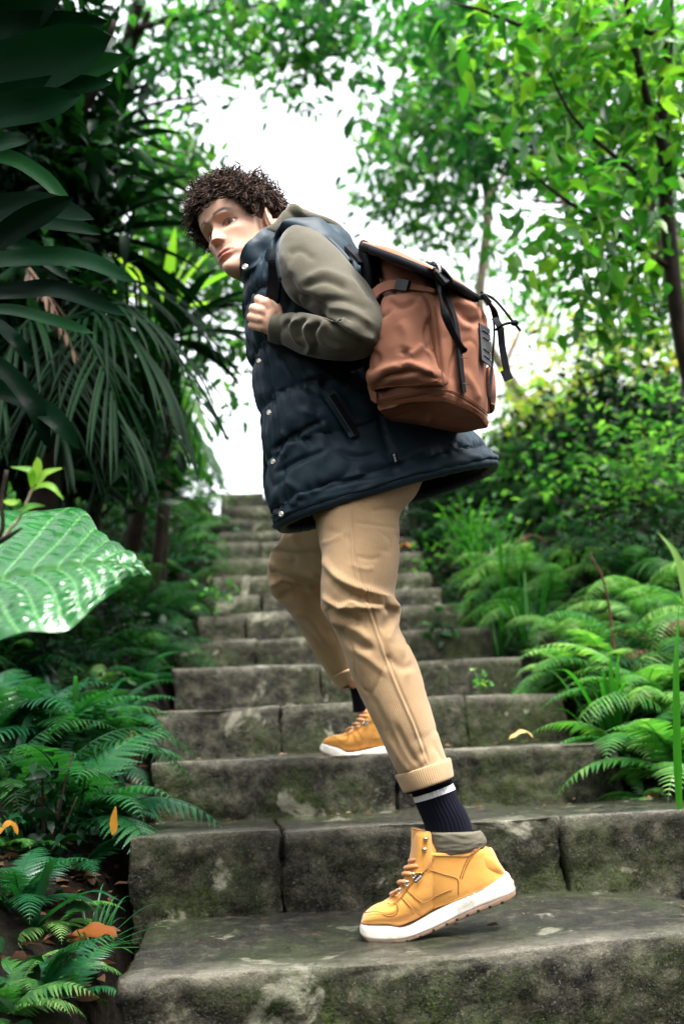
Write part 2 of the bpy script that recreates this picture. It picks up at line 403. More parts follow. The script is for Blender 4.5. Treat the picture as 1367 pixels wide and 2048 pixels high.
MT['hair'] = plain('dark_brown_hair', (0.030, 0.016, 0.011), 0.42, 0, 0.5)
MT['bark'] = bark_mat('bark', (0.008, 0.006, 0.0045), (0.028, 0.020, 0.015))
MT['bark_pale'] = bark_mat('pale_bark', (0.16, 0.12, 0.085), (0.30, 0.24, 0.18))
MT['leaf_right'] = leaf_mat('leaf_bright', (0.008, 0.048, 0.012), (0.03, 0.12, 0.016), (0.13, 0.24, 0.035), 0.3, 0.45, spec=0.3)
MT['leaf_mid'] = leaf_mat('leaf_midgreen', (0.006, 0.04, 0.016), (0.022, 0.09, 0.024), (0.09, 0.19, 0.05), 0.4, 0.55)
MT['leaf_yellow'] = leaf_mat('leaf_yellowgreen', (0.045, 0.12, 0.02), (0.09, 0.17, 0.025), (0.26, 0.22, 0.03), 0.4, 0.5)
MT['leaf_dark'] = leaf_mat('leaf_dark', (0.001, 0.007, 0.003), (0.003, 0.017, 0.006), (0.012, 0.05, 0.013), 0.35, 0.25, spec=0.1)  # green lowered further: shade among the foliage is put into the colour
MT['strap_dark'] = leaf_mat('strap_leaf_dark', (0.0006, 0.005, 0.002), (0.0014, 0.010, 0.004), (0.005, 0.026, 0.008), 0.3, 0.10, spec=0.02)  # near-black because the shade on these leaves is painted into their base colour
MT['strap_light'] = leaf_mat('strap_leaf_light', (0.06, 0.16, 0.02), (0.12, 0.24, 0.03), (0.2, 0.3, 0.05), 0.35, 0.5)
MT['grass'] = leaf_mat('blade', (0.012, 0.07, 0.012), (0.02, 0.12, 0.015), (0.05, 0.2, 0.02), 0.3, 0.4)
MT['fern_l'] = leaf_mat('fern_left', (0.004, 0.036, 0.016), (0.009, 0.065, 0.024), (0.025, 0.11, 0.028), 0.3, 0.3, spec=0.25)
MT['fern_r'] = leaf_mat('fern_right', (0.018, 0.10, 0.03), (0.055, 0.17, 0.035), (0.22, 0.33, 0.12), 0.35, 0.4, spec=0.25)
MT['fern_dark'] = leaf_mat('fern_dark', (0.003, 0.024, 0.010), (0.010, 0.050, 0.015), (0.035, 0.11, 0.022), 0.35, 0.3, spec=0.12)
MT['dead'] = leaf_mat('dead_leaf', (0.16, 0.05, 0.012), (0.30, 0.10, 0.02), (0.42, 0.22, 0.05), 0.4, 0.3, (1.3, 1.1, 0.6))
MT['dead_yellow'] = leaf_mat('yellow_leaf', (0.26, 0.11, 0.012), (0.34, 0.16, 0.02), (0.42, 0.30, 0.12), 0.4, 0.3, (1.3, 1.1, 0.6))
MT['brown'] = leaf_mat('dry_frond', (0.07, 0.035, 0.02), (0.12, 0.07, 0.04), (0.2, 0.13, 0.08), 0.7, 0.3, (1.2, 1.1, 0.9))
MT['palm_dark'] = leaf_mat('palm_leaf', (0.0008, 0.005, 0.002), (0.0018, 0.010, 0.0035), (0.006, 0.026, 0.008), 0.5, 0.25, spec=0.03)  # palm green darkened to carry the shade it hangs in
MT['dry_dark'] = leaf_mat('dry_palm', (0.04, 0.02, 0.012), (0.07, 0.04, 0.024), (0.12, 0.07, 0.045), 0.7, 0.3, (1.2, 1.1, 0.9))
MT['bag_seam'] = plain('seam_thread', (0.12, 0.045, 0.02), 0.8, spec=0.1)
# ------------------------------------------------------------------ stairs and ground
STEP_D = [1.90, 2.42, 2.96, 3.46, 3.96, 4.44, 4.92, 5.38, 5.82, 6.22, 6.6, 6.98, 7.34, 7.64, 7.92]
STEP_Y = [1937, 1668, 1515, 1410, 1331, 1275, 1224, 1190, 1152, 1115, 1083, 1061, 1038, 1012, 984]   # photograph rows of the nosings at column 536
LEFT_PX = [232, 256, 300, 306, 345, 345, 395, 405, 420, 425, 430, 435, 438, 440, 440]
RIGHT_PX = [1560, 1520, 1240, 1126, 1044, 984, 916, 884, 860, 845, 836, 826, 818, 808, 800]
PHI = R_(7.0)
EDGE = Vector((math.cos(PHI), math.sin(PHI), 0))
STEPS = []
for n in range(15):
    r = ray(536, STEP_Y[n]); t = STEP_D[n] / r.y; a = CC + r * t
    if n == 0: a.z = 0.0; rr = ray(536, STEP_Y[0]); a = CC + rr * ((0 - CC.z) / rr.z)
    def solve(px, a=a):
        lo, hi = -4.0, 4.0
        for _ in range(50):
            mid = (lo + hi) / 2; x = project(np.array([a + EDGE * mid]))[0][0]
            if x < px: lo = mid
            else: hi = mid
        return (lo + hi) / 2
    STEPS.append(dict(a=a, z=a.z, tl=solve(LEFT_PX[n]), tr=solve(RIGHT_PX[n]), solve=solve))
SY = np.array([s['a'].y for s in STEPS]); SZ = np.array([s['z'] for s in STEPS])
SL = np.array([(s['a'] + EDGE * s['tl']).x for s in STEPS]); SR = np.array([(s['a'] + EDGE * s['tr']).x for s in STEPS])
print('steps', [(round(float(y), 2), round(float(z), 3)) for y, z in zip(SY, SZ)], 'L', SL.round(2), 'R', SR.round(2))

def H(x, y):
    y2 = y - 0.12 * x
    if y2 < SY[0]: zs = SZ[0] - (SY[0] - y2) * 0.42
    elif y2 > SY[-1]: zs = SZ[-1]
    else: zs = float(np.interp(y2, SY, SZ))
    zs = max(zs, -0.9)
    xl = float(np.interp(y2, SY, SL)); xr = float(np.interp(y2, SY, SR))
    if y2 < SY[0]: xr = SR[0] + 0.2
    dl, dr = xl - x, x - xr
    k = 0.0
    if dl > 0: k = 0.10 * min(dl / 0.25, 1) + 0.42 * max(dl - 0.25, 0)
    if dr > 0: k = 0.10 * min(dr / 0.2, 1) + 0.50 * max(dr - 0.15, 0)
    k = 1.5 * math.tanh(k / 1.5)
    if y2 < 1.2: k *= max(0.0, (y2 + 0.5) / 1.7)
    n = noise.noise(Vector((x * 2.1, y * 2.1, 0.3))) * 0.05 + noise.noise(Vector((x * 9, y * 9, 4.0))) * 0.015 if (dl > 0 or dr > 0) else 0.0
    return zs - (0.16 if (dl > 0.04 or dr > 0.04) else 0.34) + k + n

def hit(px, py, far=30.0):
    r = ray(px, py); t = 0.8
    while t < far:
        p = CC + r * t
        if p.z < H(p.x, p.y): return Vector((p.x, p.y, H(p.x, p.y)))
        t += 0.02
    p = CC + r * 9.0
    return Vector((p.x, p.y, H(p.x, p.y)))

def spaced(a, b, n, pw): return np.sign(np.linspace(a, b, n)) * np.abs(np.linspace(a, b, n)) ** pw
gx = np.concatenate([-np.geomspace(300, 5, 16), np.linspace(-4.8, 4.8, 150), np.geomspace(5, 300, 16)])
gy = np.concatenate([-np.geomspace(200, 1, 14), np.linspace(-0.8, 11, 170), np.geomspace(11.5, 600, 22)])
V = np.array([[x, y, H(x, y)] for y in gy for x in gx])
ground = mesh_obj('ground', V, grid_faces(len(gy), len(gx), False), MT['soil']); tag(ground, kind='structure')
ground['label'] = 'dark damp soil banks either side of the stone stairs'

def block_geo(o, ex, ey, ez, lx, ly, lz, rad=0.018, res=0.024, seed=0.0, amp=0.010):
    """rough hewn block: a rounded box with noise worked into every face; o = front top left corner"""
    def axis(L):
        n = max(3, int(L / res)); t = np.linspace(0, L, n + 1); e = rad * 0.5
        return np.unique(np.concatenate([[0, e, rad], t[1:-1][(t[1:-1] > rad * 1.3) & (t[1:-1] < L - rad * 1.3)], [L - rad, L - e, L]]))
    xs, ys, zs = axis(lx), axis(ly), axis(lz); idx = {}; V = []; F = []
    def vid(x, y, z):
        k = (round(x, 5), round(y, 5), round(z, 5))
        if k not in idx: idx[k] = len(V); V.append(k)
        return idx[k]
    def face(A, B, f):
        for i in range(len(A) - 1):
            for j in range(len(B) - 1):
                F.append([vid(*f(A[i], B[j])), vid(*f(A[i + 1], B[j])), vid(*f(A[i + 1], B[j + 1])), vid(*f(A[i], B[j + 1]))])
    face(xs, zs, lambda a, b: (a, 0, b)); face(xs[::-1], zs, lambda a, b: (a, ly, b))
    face(xs, ys, lambda a, b: (a, b, lz)); face(xs, ys[::-1], lambda a, b: (a, b, 0))
    face(ys, zs, lambda a, b: (lx, a, b)); face(ys[::-1], zs, lambda a, b: (0, a, b))
    V = np.array(V, float); inner = np.clip(V, rad, np.array([lx, ly, lz]) - rad); d = V - inner; n = np.linalg.norm(d, axis=1, keepdims=True).clip(1e-9); d = d / n
    V = inner + d * rad
    W = []; wear = []
    for p, q in zip(V, d):
        w = Vector(p) + Vector((seed, seed * 0.7, 0))
        vd = noise.voronoi(w * 7.5)[0]; chip = min(0.5, vd[1] - vd[0]) * 2.2 - .5
        k = chip * (0.2 if q[2] > .7 else 0.9) + noise.noise(w * 4) * 1.0 + noise.noise(w * 11) * 0.7 + noise.noise(w * 28) * 0.45 + noise.noise(w * 60) * 0.3
        flat = 0.35 if q[2] > 0.7 else 1.0
        top = p[2] > lz - 0.03
        edge = (q[2] > 0.2 and q[1] < -0.2)
        W.append(p + q * k * amp * flat + (np.array([0, 0, 1]) * noise.noise(w * 2.2) * 0.010 if top else 0) + (np.array([0, 1, 0]) * noise.noise(Vector((p[0] * 3, seed, 0))) * 0.012))
        wear.append(max(0.0, 1.0 - abs(p[2] - lz) / 0.035) * max(0.0, 1.0 - max(p[1], 0) / 0.10) * (0.5 + 0.8 * max(0, noise.noise(w * 5) + 0.35)))
    W = np.array(W); org = np.array(tuple(o)); M = np.array([tuple(ex), tuple(ey), tuple(ez)])
    return org + W @ M - np.array([0, 0, lz]), F, np.array(wear)

STEP_LABELS = ['lowest wide stone step with the front boot on its tread', 'second stone step from the bottom, tall riser behind the front boot',
 'third stone step up, carrying the rear boot', 'fourth stone step up, its riser behind the rear boot', 'fifth stone step up, ending at the small green sprig',
 'sixth stone step up, just below the fern sprig on the riser', 'seventh stone step up, level with the small herb on the right', 'eighth stone step up, behind the lower fern fronds',
 'ninth stone step up, level with the bent knee', 'tenth stone step up, where the fallen orange leaf lies', 'eleventh stone step up, left of the bent thigh',
 'twelfth stone step up, between the left ferns and the vest', 'thirteenth stone step up, blurred and narrow', 'fourteenth stone step up, second from the top of the stairs',
 'topmost stone step against the white sky']
JOINTS = {0: [], 1: [566, 1122], 2: [790], 3: [560, 928], 4: [640], 5: [510, 800], 6: [490, 700], 7: [520], 8: [500, 720], 9: [600], 10: [520], 11: [640], 12: [560], 13: [620], 14: [530]}
rs = random.Random(5)
UZ = Vector((0, 0, 1)); EY = Vector((-math.sin(PHI), math.cos(PHI), 0))
for n, s in enumerate(STEPS):
    nxt = STEPS[n + 1]['a'].y if n < 14 else s['a'].y + 0.8
    dep = nxt - s['a'].y + 0.10
    ht = (s['z'] - (STEPS[n - 1]['z'] if n else s['z'] - 0.24)) + 0.05
    root = empty('stone_step', s['a'] + EDGE * (s['tl'] + s['tr']) / 2, 0, STEP_LABELS[n], 'step', 'stone steps of the garden stairs')
    cuts = [s['tl']] + [s['solve'](j) for j in JOINTS[n]] + [s['tr']]
    for k in range(len(cuts) - 1):
        g = 0.005 if n > 1 else 0.007 if n == 0 else 0.008
        L = cuts[k + 1] - cuts[k] - g
        o = s['a'] + EDGE * (cuts[k] + g / 2) + EY * rs.uniform(-0.008, 0.010) + UZ * rs.uniform(-0.006, 0.004)
        res = 0.011 if n < 3 else 0.03 if n < 6 else 0.05
        Vb, Fb, wr = block_geo(o, EDGE, EY, UZ, L, dep, ht, rad=0.009 if n else 0.02, res=res, seed=n * 7.3 + k * 3.1, amp=0.011 if n else 0.015)
        b_ = mesh_obj('stone_block', Vb, Fb, MT['stone'], root, True, None, {'wear': wr})
# rubble tucked in the gap under the second step
# ------------------------------------------------------------------ vegetation
NR = np.random.RandomState(11)

def unit(v): return v / np.linalg.norm(v, axis=-1, keepdims=True).clip(1e-9)

def leaves_geo(C_, D_, size, wid=0.42, droop=0.15, rng=NR, tint=None):
    """N pointed leaves: 7 vertices, 6 faces each, folded along the midrib and bent at the tip"""
    n = len(C_); D_ = unit(D_); up = unit(np.array([0, 0, 1.0]) + rng.normal(0, 0.55, (n, 3)))
    S = unit(np.cross(D_, up)); N = np.cross(S, D_); L = size[:, None]; W = L * wid * rng.uniform(0.8, 1.2, (n, 1))
    f = 0.10 * L
    p0 = C_; pm = C_ + D_ * L * 0.5; pt = C_ + D_ * L - N * L * droop * rng.uniform(0.5, 2.0, (n, 1))
    a1 = C_ + D_ * L * 0.28 + S * W * 0.46 + N * f; b1 = C_ + D_ * L * 0.28 - S * W * 0.46 + N * f
    a2 = C_ + D_ * L * 0.62 + S * W * 0.40 + N * f * 0.6 - N * L * droop * 0.4; b2 = C_ + D_ * L * 0.62 - S * W * 0.40 + N * f * 0.6 - N * L * droop * 0.4
    V = np.stack([p0, a1, a2, pt, b2, b1, pm], 1).reshape(-1, 3)
    k = np.array([[0, 6, 1], [1, 6, 2], [2, 6, 3], [3, 6, 4], [4, 6, 5], [5, 6, 0]])[None] + (np.arange(n) * 7)[:, None, None]
    t = rng.beta(1.6, 1.9, n) if tint is None else tint
    return V, k.reshape(-1, 3), np.repeat(t, 7)

def clump_points(cl, gap=0.0, gs=1.0, rng=NR):
    """cl rows: px, py, depth, rx px, ry px, half depth m, count -> points in real ellipsoids"""
    out_, tn = [], []
    for px, py, d, rx, ry, rd, n in cl:
        n = int(n); u = rng.normal(0, 1, (n, 3)); u = unit(u) * rng.uniform(0, 1, (n, 1)) ** 0.42
        c = np.array(P(px, py, d)); k = d / FPX
        pts = c + u[:, :1] * rx * k * CRn + u[:, 1:2] * ry * k * CUn + u[:, 2:3] * rd * CFn
        if gap > 0:
            q = np.array([noise.noise(Vector(p * gs)) for p in pts]); pts = pts[q > gap - 0.25]
        out_.append(pts); tn.append(np.clip(rng.beta(1.6, 1.9, len(pts)) + rng.uniform(-0.15, 0.15), 0, 1))
    return np.concatenate(out_), np.concatenate(tn)

def crown(name, cl, mat, size, parent, gap=0.0, gs=2.5, wid=0.42, dens=0.62, droop=0.15):
    cl = [q[:6] + (q[6] * dens,) for q in cl]
    pts, tn = clump_points(cl, gap, gs); n = len(pts)
    # sprays: several leaves around each point
    k = 4; C_ = np.repeat(pts, k, 0) + NR.normal(0, size * 0.8, (n * k, 3))
    main = unit(NR.normal(0, 1, (n, 3)) * np.array([1, 1, 0.5]) + np.array([0, 0, -0.3]))
    D_ = np.repeat(main, k, 0) + NR.normal(0, 0.65, (n * k, 3))
    V, F, T = leaves_geo(C_, D_, NR.uniform(0.6, 1.3, n * k) * size, wid, droop, tint=np.clip(np.repeat(tn, k) + NR.normal(0, 0.12, n * k), 0, 1))
    return mesh_obj(name, V, F, mat, parent, True, None, {'tint': T})

def trunk_part(paths, mat, parent, name='trunk', segs=8):
    V, F = merge([tube_geo([P(*p[:3]) if len(p) > 3 else Vector(p[:3]) for p in pts] if False else [Vector(q) for q in pts], rad, segs, rows=max(8, len(pts) * 5)) for pts, rad in paths])
    return mesh_obj(name, V, F, mat, parent)

def PP(*l): return [P(*q) for q in l]

def tree(name, label, group, base, trunks, branches, clumps, leafmat, barkmat, size, gap=0.0, gs=2.5, wid=0.42, droop=0.15):
    root = empty(name, base, 0, label, 'tree', group)
    t0 = [Vector(base) + Vector((0, 0, -0.15))]
    trunk_part([(t0 + PP(*trunks[0][0]), trunks[0][1])] + [(PP(*a), r) for a, r in trunks[1:]], barkmat, root)
    for a, r in branches: trunk_part([(PP(*a), r)], barkmat, root, 'branch', 6)
    crown('crown', clumps, leafmat, size * 1.12, root, gap, gs, wid, dens=1.0 if leafmat == MT['leaf_dark'] else 0.5, droop=droop)
    return root

def gp(px, d):
    """ground point below image column px at camera depth d"""
    p = P(px, 1500, d); return Vector((p.x, p.y, H(p.x, p.y)))

# near tree at the right: thin dark stems, bright leaves
b = gp(1420, 4.6)
tree('broadleaf_tree', 'slim dark-stemmed tree with bright leaves along the right edge', 'trees over the stairs', b,
     [([(1400, 900, 4.5), (1355, 640, 4.4), (1335, 450, 4.35), (1325, 250, 4.3), (1335, 40, 4.2), (1330, -160, 4.1)], [0.045, 0.042, 0.036, 0.032, 0.028, 0.024, 0.018]),
      ([(1338, 330, 4.3), (1290, 190, 4.2), (1262, 60, 4.1), (1240, -80, 4.0)], [0.02, 0.018, 0.015, 0.01])],
     [([(1350, 545, 4.4), (1240, 470, 4.2), (1130, 400, 4.0), (1060, 345, 3.9)], [0.016, 0.013, 0.009, 0.004]),
      ([(1335, 395, 4.35), (1250, 330, 4.1), (1150, 240, 3.9), (1090, 130, 3.8)], [0.014, 0.011, 0.008, 0.004]),
      ([(1325, 70, 4.2), (1200, 45, 4.0), (1080, 60, 3.9), (960, 20, 3.8), (900, 5, 3.8)], [0.016, 0.012, 0.010, 0.007, 0.003]),
      ([(1345, 480, 4.4), (1250, 560, 4.2), (1150, 555, 4.1)], [0.012, 0.008, 0.003]),
      ([(1335, 380, 4.3), (1420, 300, 4.2)], [0.014, 0.008])],
     [(1290, 60, 4.3, 190, 120, 0.6, 300), (1130, 70, 4.1, 120, 90, 0.5, 150), (1060, 190, 4.0, 100, 80, 0.4, 120), (1200, 230, 4.2, 140, 110, 0.5, 200),
      (1330, 260, 4.4, 120, 120, 0.5, 160), (1120, 370, 4.0, 130, 60, 0.4, 120), (1250, 420, 4.2, 120, 60, 0.5, 120), (1180, 530, 4.2, 140, 50, 0.4, 110),
      (1330, 560, 4.5, 90, 90, 0.4, 110), (1230, 640, 4.4, 120, 40, 0.4, 60), (980, 60, 3.9, 90, 60, 0.3, 50), (1050, 480, 4.0, 70, 50, 0.3, 40)],
     MT['leaf_right'], MT['bark'], 0.085, 0.12, 2.6)

b = gp(1330, 7.0)
tree('broadleaf_tree', 'pale-barked leaning tree behind the slim dark-stemmed one', 'trees over the stairs', b,
     [([(1440, 900, 7.0), (1370, 640, 6.8), (1300, 330, 6.5), (1250, 120, 6.2), (1190, -80, 6.0)], [0.12, 0.11, 0.095, 0.085, 0.07, 0.05])],
     [([(1300, 330, 6.5), (1150, 200, 6.2), (1000, 120, 6.0)], [0.05, 0.035, 0.012]), ([(1340, 500, 6.7), (1200, 420, 6.4), (1060, 400, 6.2)], [0.035, 0.022, 0.008])],
     [(1250, 120, 6.4, 200, 150, 0.8, 480), (1060, 150, 6.3, 150, 130, 0.7, 350), (1150, 330, 6.5, 160, 110, 0.7, 330), (1320, 380, 6.6, 110, 160, 0.7, 270),
      (1000, 320, 6.3, 110, 90, 0.6, 190), (1300, 600, 6.8, 120, 90, 0.6, 220), (900, 60, 6.2, 120, 80, 0.6, 210)],
     MT['leaf_mid'], MT['bark_pale'], 0.10, 0.05, 1.9)

b = gp(1110, 9.5)
tree('broadleaf_tree', 'far green tree filling the sky above the backpack', 'trees over the stairs', b,
     [([(1075, 850, 9.5), (1035, 780, 9.4), (960, 640, 9.2), (975, 400, 9.0), (930, 200, 8.6), (860, 60, 8.2)], [0.05, 0.05, 0.05, 0.045, 0.045, 0.04, 0.03])],
     [([(975, 400, 9.0), (1060, 260, 8.8)], [0.035, 0.012]), ([(950, 300, 8.8), (820, 240, 8.5), (745, 210, 8.4)], [0.03, 0.02, 0.006]), ([(965, 520, 9.1), (1010, 470, 9.0)], [0.025, 0.008])],
     [(860, 90, 8.4, 130, 100, 0.9, 480), (850, 260, 8.6, 120, 100, 0.9, 480), (970, 220, 8.7, 120, 110, 0.9, 420), (800, 400, 8.9, 100, 55, 0.8, 260), (900, 420, 9.0, 110, 70, 0.8, 300),
      (1000, 490, 9.0, 110, 60, 0.8, 260), (780, 160, 8.4, 60, 60, 0.8, 140), (1090, 600, 9.2, 90, 45, 0.8, 120), (760, 340, 8.8, 60, 40, 0.8, 90)],
     MT['leaf_mid'], MT['bark_pale'], 0.105, 0.10, 1.6)

b = gp(150, 8.5)
tree('broadleaf_tree', 'light airy tree whose thin twigs hang across the top of the sky', 'trees over the stairs', b,
     [([(130, 700, 8.5), (190, 420, 8.0), (240, 220, 7.5), (262, 60, 7.2), (300, -60, 7.0)], [0.11, 0.10, 0.08, 0.06, 0.05, 0.04])],
     [([(235, 240, 7.5), (262, 110, 7.3), (300, 20, 7.1)], [0.035, 0.03, 0.02]), ([(262, 60, 7.2), (380, 30, 7.0), (520, 10, 6.8), (680, -10, 6.6)], [0.03, 0.02, 0.014, 0.008]),
      ([(225, 260, 7.6), (300, 210, 7.3), (420, 190, 7.0)], [0.03, 0.015, 0.006])],
     [(330, 30, 7.2, 150, 60, 0.8, 200), (500, 60, 7.0, 160, 90, 0.8, 380), (650, 60, 6.9, 110, 80, 0.7, 260), (420, 150, 7.0, 90, 40, 0.7, 60), (620, 170, 7.0, 60, 40, 0.7, 40),
      (300, 130, 7.2, 60, 60, 0.5, 40), (260, 190, 7.4, 60, 60, 0.6, 60), (740, 30, 6.9, 90, 60, 0.6, 140), (690, 130, 6.9, 70, 50, 0.6, 90), (350, 190, 7.2, 70, 40, 0.5, 50), (540, 120, 7.0, 130, 40, 0.7, 140), (760, 250, 7.2, 60, 60, 0.6, 70), (260, 290, 7.2, 70, 60, .5, 80)],
     MT['leaf_mid'], MT['bark'], 0.095, 0.12, 2.2)

b = gp(330, 7.5)
tree('broadleaf_tree', 'dense shaded tree behind the young man on the left', 'trees over the stairs', b,
     [([(330, 900, 7.5), (310, 700, 7.3), (320, 500, 7.0), (330, 380, 6.8)], [0.09, 0.08, 0.06, 0.05, 0.03])],
     [([(315, 560, 7.1), (400, 470, 6.9)], [0.03, 0.01])],
     [(330, 340, 7.0, 100, 70, 0.7, 230), (330, 450, 7.0, 120, 80, 0.7, 360), (430, 540, 7.0, 100, 70, 0.7, 240), (380, 640, 7.2, 120, 70, 0.7, 170), (230, 560, 6.9, 110, 110, 0.6, 300),
      (470, 700, 7.3, 60, 60, 0.5, 60), (400, 780, 7.3, 90, 70, 0.6, 90), (280, 780, 7.2, 110, 110, 0.6, 300), (480, 600, 7.1, 60, 70, 0.5, 100), (330, 900, 7.3, 90, 60, 0.5, 160)],
     MT['leaf_mid'], MT['bark'], 0.10, 0.08, 2.0)

b = gp(-80, 4.2)
tree('broadleaf_tree', 'dark shaded tree filling the left edge behind the strap leaves', 'trees over the stairs', b,
     [([(-20, 1000, 4.2), (20, 700, 4.1), (60, 400, 4.0), (90, 100, 3.9), (100, -80, 3.8)], [0.07, 0.065, 0.055, 0.05, 0.04, 0.03])],
     [([(40, 560, 4.1), (150, 420, 3.9)], [0.025, 0.008]), ([(70, 300, 4.0), (180, 200, 3.9), (230, 40, 3.8)], [0.025, 0.018, 0.01])],
     [(60, 120, 4.0, 150, 160, 0.5, 360), (60, 380, 4.0, 140, 140, 0.5, 380), (80, 620, 4.0, 150, 130, 0.5, 400), (70, 850, 4.1, 150, 120, 0.5, 420), (190, 760, 4.1, 100, 110, 0.4, 200),
      (170, 330, 4.1, 70, 90, 0.4, 90), (230, 900, 4.3, 90, 70, 0.4, 170)],
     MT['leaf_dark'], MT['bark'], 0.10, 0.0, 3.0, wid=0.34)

b = gp(1240, 11.0)
tree('broadleaf_tree', 'far yellow-green bushy tree low behind the right bank', 'trees over the stairs', b,
     [([(1240, 900, 11), (1230, 780, 10.8), (1220, 700, 10.5)], [0.08, 0.07, 0.05, 0.03])], [([(1230, 780, 10.8), (1150, 720, 10.6)], [0.03, 0.01])],
     [(1200, 700, 10.6, 110, 70, 0.8, 260), (1110, 800, 10.6, 70, 40, 0.8, 120), (1300, 740, 10.8, 110, 80, 0.8, 260), (1160, 850, 10.4, 140, 50, 0.8, 320), (1320, 640, 10.6, 80, 50, 0.8, 100), (1050, 870, 10.4, 50, 30, 0.6, 50)],
     MT['leaf_yellow'], MT['bark_pale'], 0.12, 0.05, 1.5)

b = gp(960, 13.0)
tree('broadleaf_tree', 'faint far tree showing between the backpack and the right bank', 'trees over the stairs', b,
     [([(1075, 900, 13), (1040, 820, 13), (1010, 740, 13), (1040, 660, 13)], [0.08, 0.075, 0.07, 0.05, 0.03])], [([(1010, 740, 13), (1080, 700, 13)], [0.03, 0.01])],
     [(1060, 650, 13, 70, 40, 0.8, 60), (1140, 640, 13, 80, 60, 0.8, 120), (1090, 720, 13, 60, 40, 0.8, 60)],
     MT['leaf_yellow'], MT['bark_pale'], 0.12, 0.15, 1.5)

# ---------------------------------------------------------------- ferns
def frond_geo(L, npin, pmax, pwid, lobes, arch=1.0, droop=0.35, seed=0, taper=1.0, stalk=0.12, twist=0.0, rnd=0.1):
    """arching pinnate frond: starts upward at the origin and bends over towards +X; lobed or plain pinnae"""
    r = random.Random(seed); V, F, T = [], [], []
    n = 26; pts = []; ang = R_(80); x = z = y = 0.0; sway = r.uniform(-0.25, 0.25)
    for i in range(n):
        pts.append((x, y, z)); t = i / (n - 1); a = R_(82) - arch * R_(105) * t ** 1.1
        x += math.cos(a) * L / n; z += math.sin(a) * L / n; y += sway * t * L / n
    pts = np.array(pts); T_ = frame_along(pts)
    v, f = tube_geo(pts, np.linspace(0.0035, 0.0008, n) * (L / 0.5), 5); V += v.tolist(); F += f; T += [0.35] * len(v)
    for i in range(npin):
        t = stalk + (1 - stalk) * (i + 0.5) / npin; u = t * (n - 1); k = min(int(u), n - 2); c = pts[k] * (1 - (u - k)) + pts[k + 1] * (u - k); tan = T_[k]
        side0 = np.cross(tan, [0, 1, 0]); nrm = -side0 if side0[2] < 0 else side0; lat = np.array([0, 1.0, 0]) - tan * tan[1]
        s = (t - stalk) / (1 - stalk); ln = pmax * (math.sin(math.pi * min(1, (s * 0.93 + 0.10)) ** (0.62 * taper)) ** 0.8) * r.uniform(1 - rnd, 1 + rnd)
        ln = max(ln, 0.012 * L)
        for sg in (-1, 1):
            d0 = lat * sg + tan * r.uniform(0.22, 0.42); d0 /= np.linalg.norm(d0); tint = min(1, max(0, 0.5 + r.uniform(-0.25, 0.25) + (s - 0.5) * 0.4))
            m_ = max(3, lobes); cl = []; c2 = c.copy(); d = d0.copy()
            for j in range(m_ + 1):
                cl.append(c2.copy()); d = d - nrm * (droop / m_) * (1 + r.uniform(-.2, .2)) + tan * 0.03; d /= np.linalg.norm(d); c2 = c2 + d * ln / m_
            for j in range(m_ + 1):
                q = j / m_; w = pwid * ln / pmax * (1 - q ** 1.6) * (0.55 + 0.45 * min(1, q * 5)) + 0.0004
                if lobes == 0:
                    pass
                a_ = np.cross(d0, nrm); a_ /= np.linalg.norm(a_)
                V.append(cl[j] + a_ * w * 0.5 + nrm * 0.002); V.append(cl[j]); V.append(cl[j] - a_ * w * 0.5 + nrm * 0.002); T += [tint] * 3
                if j < m_:
                    b0 = len(V) - 3
                    if lobes < 4: F.append([b0, b0 + 1, b0 + 4, b0 + 3]); F.append([b0 + 1, b0 + 2, b0 + 5, b0 + 4])
            if lobes >= 4:   # each pinna is cut into rounded lobes
                b0 = len(V) - 3 * (m_ + 1)
                for j in range(m_):
                    q = (j + 0.5) / m_; w = pwid * ln / pmax * (1 - q ** 1.5) * r.uniform(0.85, 1.1); a_ = np.cross(d0, nrm); a_ /= np.linalg.norm(a_); st = cl[j + 1] - cl[j]
                    for e in (1, -1):
                        k0 = len(V); V.append(cl[j]); V.append(cl[j] + a_ * e * w * 0.55 + st * 0.15); V.append(cl[j] + a_ * e * w * 0.72 + st * 0.75 - nrm * w * 0.12); V.append(cl[j] + a_ * e * w * 0.40 + st * 1.02); V.append(cl[j + 1]); T += [tint] * 5
                        F.append([k0, k0 + 1, k0 + 2, k0 + 3, k0 + 4])
    return np.array(V), F, np.array(T)

def frond_set(name, mat, specs):
    out_ = []
    for sp in specs:
        V, F, T = frond_geo(**sp); me = mesh_obj(name, V, F, mat, None, True, None, {'tint': T}); out_.append(me.data); bpy.data.objects.remove(me)
    return out_

FR = {
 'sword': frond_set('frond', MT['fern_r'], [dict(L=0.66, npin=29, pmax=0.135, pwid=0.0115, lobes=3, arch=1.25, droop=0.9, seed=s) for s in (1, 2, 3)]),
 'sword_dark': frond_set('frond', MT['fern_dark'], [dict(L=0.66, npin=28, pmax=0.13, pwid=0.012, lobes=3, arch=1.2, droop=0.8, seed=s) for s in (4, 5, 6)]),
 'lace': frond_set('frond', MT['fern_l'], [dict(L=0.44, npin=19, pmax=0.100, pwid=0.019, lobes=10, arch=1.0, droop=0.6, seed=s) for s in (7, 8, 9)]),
 'lace_bright': frond_set('frond', MT['fern_r'], [dict(L=0.38, npin=20, pmax=0.085, pwid=0.0155, lobes=9, arch=1.0, droop=0.6, seed=s) for s in (10, 11, 12)]),
 'brown': frond_set('frond', MT['brown'], [dict(L=0.5, npin=26, pmax=0.08, pwid=0.012, lobes=3, arch=1.4, droop=1.3, seed=13, rnd=0.4)]),
}

